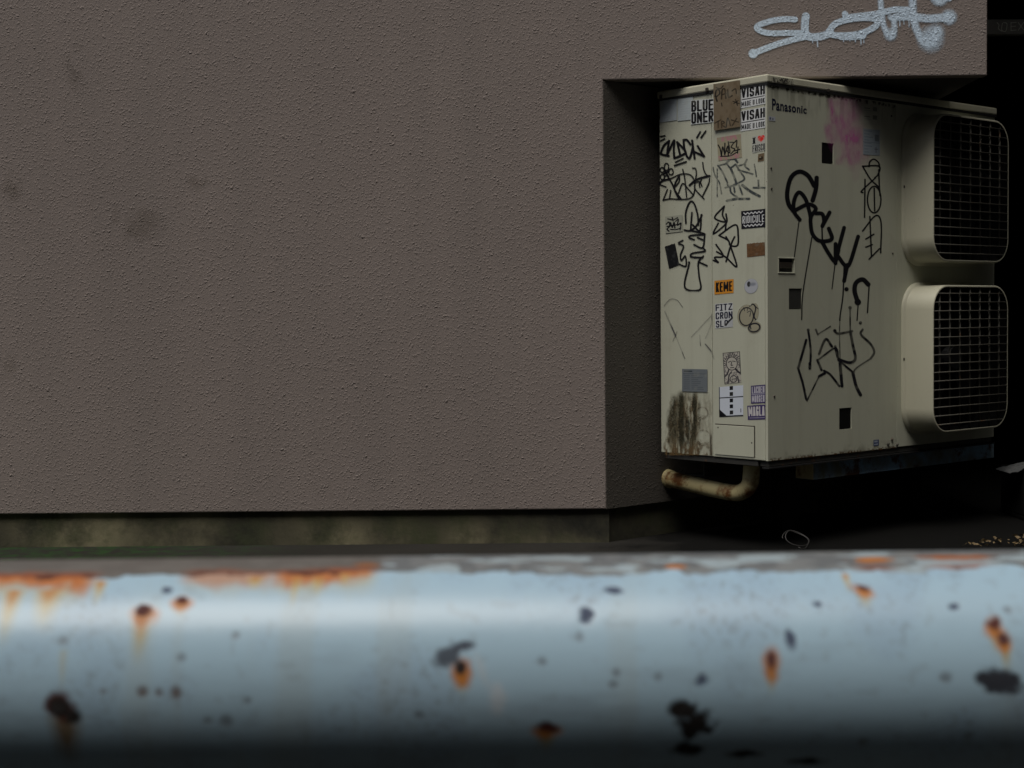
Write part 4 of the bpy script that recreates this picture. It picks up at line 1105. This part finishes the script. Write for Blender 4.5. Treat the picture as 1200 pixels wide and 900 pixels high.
# leaf litter on the ground at the right
bm = bmesh.new()
rg = random.Random(5)
for i in range(60):
    px_ = 1128 + 90 * rg.random() ** 0.7
    py_ = 640 - 13 * rg.random() * (px_ - 1110) / 90
    dd = ray(px_, py_); p = CAM + dd * ((0.010 - CAM.z) / dd.z)
    s_ = 0.005 + 0.009 * rg.random()
    a_ = rg.random() * 6.28
    u_ = Vector((math.cos(a_), math.sin(a_), 0)) * s_; w_ = Vector((-math.sin(a_), math.cos(a_), 0)) * s_ * 0.5
    h_ = 0.002 + 0.010 * rg.random()
    vs = [bm.verts.new(p + t_) for t_ in (-u_ + Vector((0, 0, h_)), -w_ * 1.0, u_ + Vector((0, 0, h_ * 0.6)), w_ + Vector((0, 0, h_ * 1.2)))]
    mid = bm.verts.new(p + Vector((0, 0, 0.001)))
    for a0, b0 in ((0, 1), (1, 2), (2, 3), (3, 0)):
        bm.faces.new((vs[a0], vs[b0], mid))
ll = obj('leaf_litter', bm, M['leaf'])
ll['kind'] = 'stuff'; ll['label'] = 'scattered dry leaf crumbs on the dark ground'; ll['category'] = 'litter'

# coil of cable on the ground
dd = ray(935, 637); p = CAM + dd * ((0.03 - CAM.z) / dd.z)
bm = bmesh.new()
tube(bm, [(0.042 * math.cos(t * 0.3) * (1 + 0.009 * t) + 0.004 * math.sin(t * 0.9), 0.03 * math.sin(t * 0.3) + 0.0012 * t, 0.030 * math.sin(t * 0.3 - 0.5) * (1 - 0.006 * t) + 0.003 * math.cos(t * 0.7)) for t in range(-6, 34)], 0.0026, 8)
cb = tag(obj('cable_loop', bm, M['rubber'], smooth=True), 'small loop of cable lying on the dark ground below the cabinet', 'cable')
cb.location = (p.x, p.y, 0.046)

# ------------------------------------------------------------------ guard rail in the foreground
RR, DD = 0.0381, 0.5285
t_top = ray(600, 650.5); ang_top = math.asin(-t_top.z)
# rail axis: distance such that the upper edge is seen at y=650.5
ax_ang = ang_top + math.asin(RR / DD)
AY, AZ = DD * math.cos(ax_ang), CAM.z - DD * math.sin(ax_ang)
TH0 = math.pi - ax_ang * -1    # unused helper angle
def on_pipe(x, y):
    dv = ray(x, y); o = CAM
    a_ = dv.y ** 2 + dv.z ** 2; b_ = 2 * (dv.y * (o.y - AY) + dv.z * (o.z - AZ)); c_ = (o.y - AY) ** 2 + (o.z - AZ) ** 2 - RR ** 2
    disc = b_ * b_ - 4 * a_ * c_
    t_ = (-b_ - math.sqrt(max(disc, 0))) / (2 * a_)
    q = o + dv * t_
    return q.x, math.atan2(-(q.y - AY), q.z - AZ) * RR          # along, and arc from the crown towards the camera
us = np.concatenate([np.linspace(-1.4, -0.3, 260)[:-1], np.arange(-0.3, 0.3, 0.0007), np.linspace(0.3, 1.4, 261)])
sarc = np.concatenate([np.arange(-0.022, 0.098, 0.0007), np.linspace(0.098, 2 * math.pi * RR - 0.022, 40)[:-1]])
U, S = np.meshgrid(us, sarc, indexing='ij')
TH = S / RR
co = np.stack([U, -np.sin(TH) * RR, np.cos(TH) * RR], -1)
mm = 0.00027
col = np.ones(U.shape + (4,))
def mixc(a, cc):
    for k_ in range(3): col[..., k_] = col[..., k_] * (1 - a) + cc[k_] * a
PA = (0.455, 0.64, 0.75)
for k_ in range(3): col[..., k_] = PA[k_]
N1 = fbm(U * 40, S * 40, 4, 1); N2 = fbm(U * 160, S * 160, 4, 2); N3 = fbm(U * 420, S * 420, 3, 3)
mixc(0.35 * sstep(0.45, 0.75, N1), (0.34, 0.48, 0.62))
mixc(0.25 * sstep(0.5, 0.8, fbm(U * 90, S * 10, 4, 6)), (0.42, 0.46, 0.42))      # dried runs
mixc(0.16 * sstep(0.70, 0.80, fbm(U * 260, S * 260, 2, 14)), (0.20, 0.22, 0.22))
# worn crown: primer and bare steel, rusting along its edge
s_edge = on_pipe(600, 671)[1]
edge = s_edge + 0.0030 * (N1 - 0.5) * 2 + 0.0028 * (N2 - 0.5) * 2 + 0.0010 * (N3 - 0.5)
crown = sstep(0.0006, -0.0006, S - edge)
x_l = on_pipe(445, 670)[0]
left = sstep(x_l + 0.004, x_l - 0.004, U)
rustpatch = np.zeros(U.shape)
for a0, a1, st in ((-0.40, on_pipe(118, 670)[0], 1.0), (on_pipe(215, 670)[0], on_pipe(330, 670)[0], 0.6), (on_pipe(318, 670)[0], on_pipe(445, 670)[0], 0.95), (on_pipe(1082, 660)[0], on_pipe(1160, 660)[0], 0.7), (on_pipe(1000, 660)[0], on_pipe(1045, 660)[0], 0.6), (0.33, 0.52, 0.8), (-0.95, -0.6, 0.9), (0.8, 1.2, 0.9)):
    rustpatch = np.maximum(rustpatch, st * sstep(a0 - 0.003, a0 + 0.006, U) * sstep(a1 + 0.003, a1 - 0.006, U))
halo = sstep(0.0150, 0.0, S - edge - 0.004 * (fbm(U * 130, S * 14, 3, 9) - 0.45)) * (1 - crown)
yel = rustpatch * left * halo
mixc(0.8 * yel, (0.58, 0.50, 0.26))
mixc(0.95 * rustpatch * left * sstep(0.0075, 0.0008, S - edge - 0.0095 * (fbm(U * 170, S * 20, 3, 5) - 0.5)), (0.55, 0.15, 0.010))
gcol = 0.75 + 0.5 * N2
mixc(crown, (0.16, 0.17, 0.17))
mixc(crown * sstep(0.45, 0.62, N2) * 0.7, (0.26, 0.27, 0.26))
mixc(crown * left * 0.7, (0.13, 0.105, 0.08))
mixc(crown * sstep(0.58, 0.62, fbm(U * 55, S * 210, 3, 17)) * 0.85 * (1 - left), (0.45, 0.55, 0.58))
nearedge = sstep(-0.0055, -0.0005, S - edge + 0.004 * (N2 - 0.5))
mixc(crown * rustpatch * nearedge * 0.95, (0.33, 0.075, 0.010))
mixc(crown * rustpatch * nearedge * sstep(0.5, 0.62, N2) * 0.8, (0.07, 0.016, 0.006))

def spot(x, y, rx, ry, cc, wob=0.5, soft=0.35, op=1.0, rot=0.0, seed=0):
    soft = soft + 0.18
    u0, s0 = on_pipe(x, y)
    du, ds = U - u0, S - s0
    if rot:
        du, ds = du * math.cos(rot) + ds * math.sin(rot), -du * math.sin(rot) + ds * math.cos(rot)
    d_ = np.hypot(du / (rx * mm), ds / (ry * mm)) + wob * (fbm(U * 300, S * 300, 3, seed) - 0.5) * 2
    mixc(op * np.clip((1 - d_) / soft + 0.5, 0, 1), cc)
def run(x, y, w, length, cc, op=0.6, seed=0):
    u0, s0 = on_pipe(x, y)
    ds = (S - s0) / (length * mm)
    wv = w * mm * (1.1 - 0.5 * np.clip(ds, 0, 1))
    a_ = np.clip(1 - np.abs(U - u0 + 0.0006 * (fbm(S * 160, U * 0 + seed, 2, seed) - 0.5)) / wv, 0, 1) * sstep(0, 0.06, ds) * sstep(1.0, 0.2, ds)
    mixc(op * np.clip(a_ * 1.3, 0, 1), cc)
OR, DR, DK, NV, YE = (0.58, 0.19, 0.012), (0.10, 0.020, 0.012), (0.012, 0.008, 0.006), (0.045, 0.060, 0.115), (0.50, 0.42, 0.20)
def rustspot(x, y, rx, ry, drip, rot=0.0, dark=0.6, seed=0, orange=1.0):
    run(x, y, rx * 1.15, drip, YE, 0.85, seed); run(x, y + ry * 0.2, rx * 0.9, drip * 0.5, OR, 0.65 * orange, seed + 1)
    spot(x, y + ry * 0.3, rx * 1.15, ry * 1.25, OR, 0.4, 0.6, 0.85 * orange, rot, seed); spot(x, y - ry * 0.15, rx * dark * 1.25, ry * dark * 1.2, DR, 0.5, 0.4, 1.0, rot, seed + 2)
rustspot(168, 717, 13, 10, 75, seed=1); rustspot(213, 705, 10, 8, 24, seed=2); rustspot(904, 775, 8, 15, 45, 0, 0.6, 3); rustspot(541, 785, 9, 13, 35, 0, 0.5, 4)
for x_, y_, w_, l_ in ((348, 676, 7, 60), (374, 676, 9, 40), (18, 690, 16, 90), (60, 690, 22, 70), (120, 680, 10, 50), (405, 672, 7, 30), (990, 672, 6, 40), (300, 676, 12, 30)):
    run(x_, y_, w_, l_, (0.60, 0.48, 0.20), 0.8, int(x_)); run(x_, y_, w_ * 0.7, l_ * 0.45, (0.55, 0.20, 0.02), 0.75, int(x_) + 1)
rustspot(1011, 690, 11, 6, 35, 0.6, 0.7, 5); rustspot(1164, 733, 9, 10, 40, 0.5, 0.75, 6); rustspot(1177, 750, 8, 9, 45, 0.3, 0.7, 7); rustspot(640, 854, 13, 7, 40, 0, 0.8, 8)
run(75, 835, 24, 90, (0.22, 0.13, 0.04), 0.9, 3); run(75, 760, 6, 60, YE, 0.4, 5); spot(72, 828, 18, 15, DR, 0.5, 0.4, 1, 0.4, 3); spot(70, 829, 13, 11, DK, 0.6, 0.4, 1, 0.5, 4); spot(86, 840, 11, 9, DK, 0.6, 0.4, 1, 0, 6)
for x, y, r_ in ((167, 812, 5.5), (207, 812, 6), (187, 812, 4), (120, 811, 3.5)): spot(x, y, r_, r_, (0.13, 0.07, 0.045), 0.5, 0.8, 0.8, 0, int(x))
for x, y, rx, ry, rot in ((195, 691, 6, 5, 0.6), (720, 692, 11, 5, 0.1), (686, 720, 9, 10, 0.6), (926, 747, 7, 12, -0.1), (823, 797, 7, 8, 0.5), (958, 708, 6, 4, 0), (1117, 711, 7, 5, 0)):
    spot(x, y, rx, ry, NV, 0.6, 0.4, 0.95, rot, int(x))
spot(524, 768, 16, 11, (0.06, 0.075, 0.10), 0.7, 0.35, 0.95, -0.4, 12); spot(543, 757, 13, 6, (0.05, 0.06, 0.085), 0.6, 0.4, 0.95, -0.2, 13); spot(540, 784, 6, 7, DK, 0.5, 0.5, 1, 0, 14)
spot(583, 820, 9, 18, (0.66, 0.72, 0.76), 0.4, 0.6, 0.7, 0, 15); spot(564, 785, 5, 20, (0.62, 0.66, 0.68), 0.4, 0.7, 0.4, -0.3, 16)
spot(800, 832, 16, 12, DK, 0.6, 0.3, 1, 0, 17); spot(816, 852, 20, 22, DK, 0.7, 0.3, 1, 0.2, 18); spot(805, 878, 18, 9, DK, 0.6, 0.4, 1, 0, 19)
spot(872, 883, 22, 6, DK, 0.5, 0.5, 1, 0, 20); spot(942, 892, 22, 7, DK, 0.5, 0.5, 1, 0, 21); spot(1172, 800, 26, 14, (0.030, 0.034, 0.045), 0.8, 0.35, 1, 0.15, 22); spot(1150, 793, 8, 6, (0.030, 0.034, 0.045), 0.6, 0.4, 1, 0, 23)
for x, y, r_ in ((75, 750, 6), (276, 745, 5), (213, 770, 6), (636, 775, 5), (722, 788, 5), (718, 803, 5), (771, 793, 5), (678, 746, 6), (1108, 794, 6), (1181, 715, 5), (265, 845, 7), (243, 845, 6), (1135, 862, 5), (1010, 870, 6), (492, 838, 5), (290, 821, 4)):
    spot(x, y, r_, r_ * 0.9, (0.16, 0.18, 0.20), 0.6, 0.8, 0.7, 0, int(x + y))
spot(1022, 656, 24, 9, OR, 0.5, 0.3, 0.9, 0, 61); spot(1120, 653, 42, 8, (0.40, 0.11, 0.012), 0.5, 0.3, 0.9, 0, 62); spot(792, 664, 12, 6, OR, 0.5, 0.4, 0.8, 0, 63); spot(430, 662, 16, 7, (0.30, 0.10, 0.02), 0.5, 0.4, 0.8, 0, 64)
grit = sstep(0.62, 0.75, fbm(U * 700, S * 700, 2, 33)) * sstep(0.45, 0.7, N1)
mixc(0.30 * grit, (0.16, 0.16, 0.15))
mixc(0.22 * sstep(0.55, 0.8, fbm(U * 30, S * 120, 4, 35)) * sstep(0.02, 0.06, S), (0.20, 0.24, 0.28))
rs = random.Random(3)
for i in range(70):                                   # rest of the rail
    u_, s_ = rs.uniform(-1.35, 1.35), rs.uniform(0.012, 0.2)
    if abs(u_) < 0.2 and s_ < 0.09: continue
    r_ = rs.uniform(0.001, 0.005)
    d_ = np.hypot((U - u_) / r_, (S - s_) / r_) + 0.5 * (fbm(U * 300, S * 300, 3, i) - 0.5) * 2
    if i % 3 == 0: mixc(np.clip(2.0 - d_, 0, 1) * 0.8, OR)
    mixc(np.clip((1 - d_) / 0.4 + 0.5, 0, 1), DK if i % 2 else NV)
nu, ns = U.shape
idx = np.arange(nu * ns).reshape(nu, ns)
nxt = np.roll(idx, -1, axis=1)
faces = np.stack([idx[:-1], nxt[:-1], nxt[1:], idx[1:]], -1).reshape(-1, 4)
me = grid_mesh('rail_pipe', co.reshape(-1, 3), faces, col.reshape(-1, 4), True)
t = NT('chipped_white_paint')
at_ = t.n('ShaderNodeAttribute', attribute_name='Col')
lum = t.n('ShaderNodeRGBToBW'); t.l(at_.outputs['Color'], lum.inputs[0])
t.l(at_.outputs['Color'], t.b.inputs['Base Color'])
M['rail'] = t.done(None, t.ramp(lum.outputs[0], (0.05, 0.8), (0.40, 0.33)), t.bump(t.math('ADD', lum.outputs[0], t.math('MULTIPLY', t.noise(160, 3), 0.35)), 0.30, 0.0008), spec=0.55)
gr = thing('guard_rail', 'chipped rusty white tubular guard rail across the foreground', 'guard rail', (0, AY, 0))
rp = link('rail_pipe', me, M['rail'], gr)
rp.location = (0, 0, AZ)
for x in (-1.1, 1.1):
    bm = bmesh.new(); tube(bm, [(x, 0, 0), (x, 0, AZ - RR * 0.96)], 0.030, 24)
    lk = obj('post', bm, plain('post_paint', (0.46, 0.54, 0.57), 0.45) if x < 0 else bpy.data.materials['post_paint'], gr, True)
    bm = bmesh.new(); bmesh.ops.create_cone(bm, cap_ends=True, segments=24, radius1=0.06, radius2=0.055, depth=0.012); bmesh.ops.translate(bm, verts=bm.verts, vec=(x, 0, 0.0065)); obj('base_plate', bm, M['base'], gr)
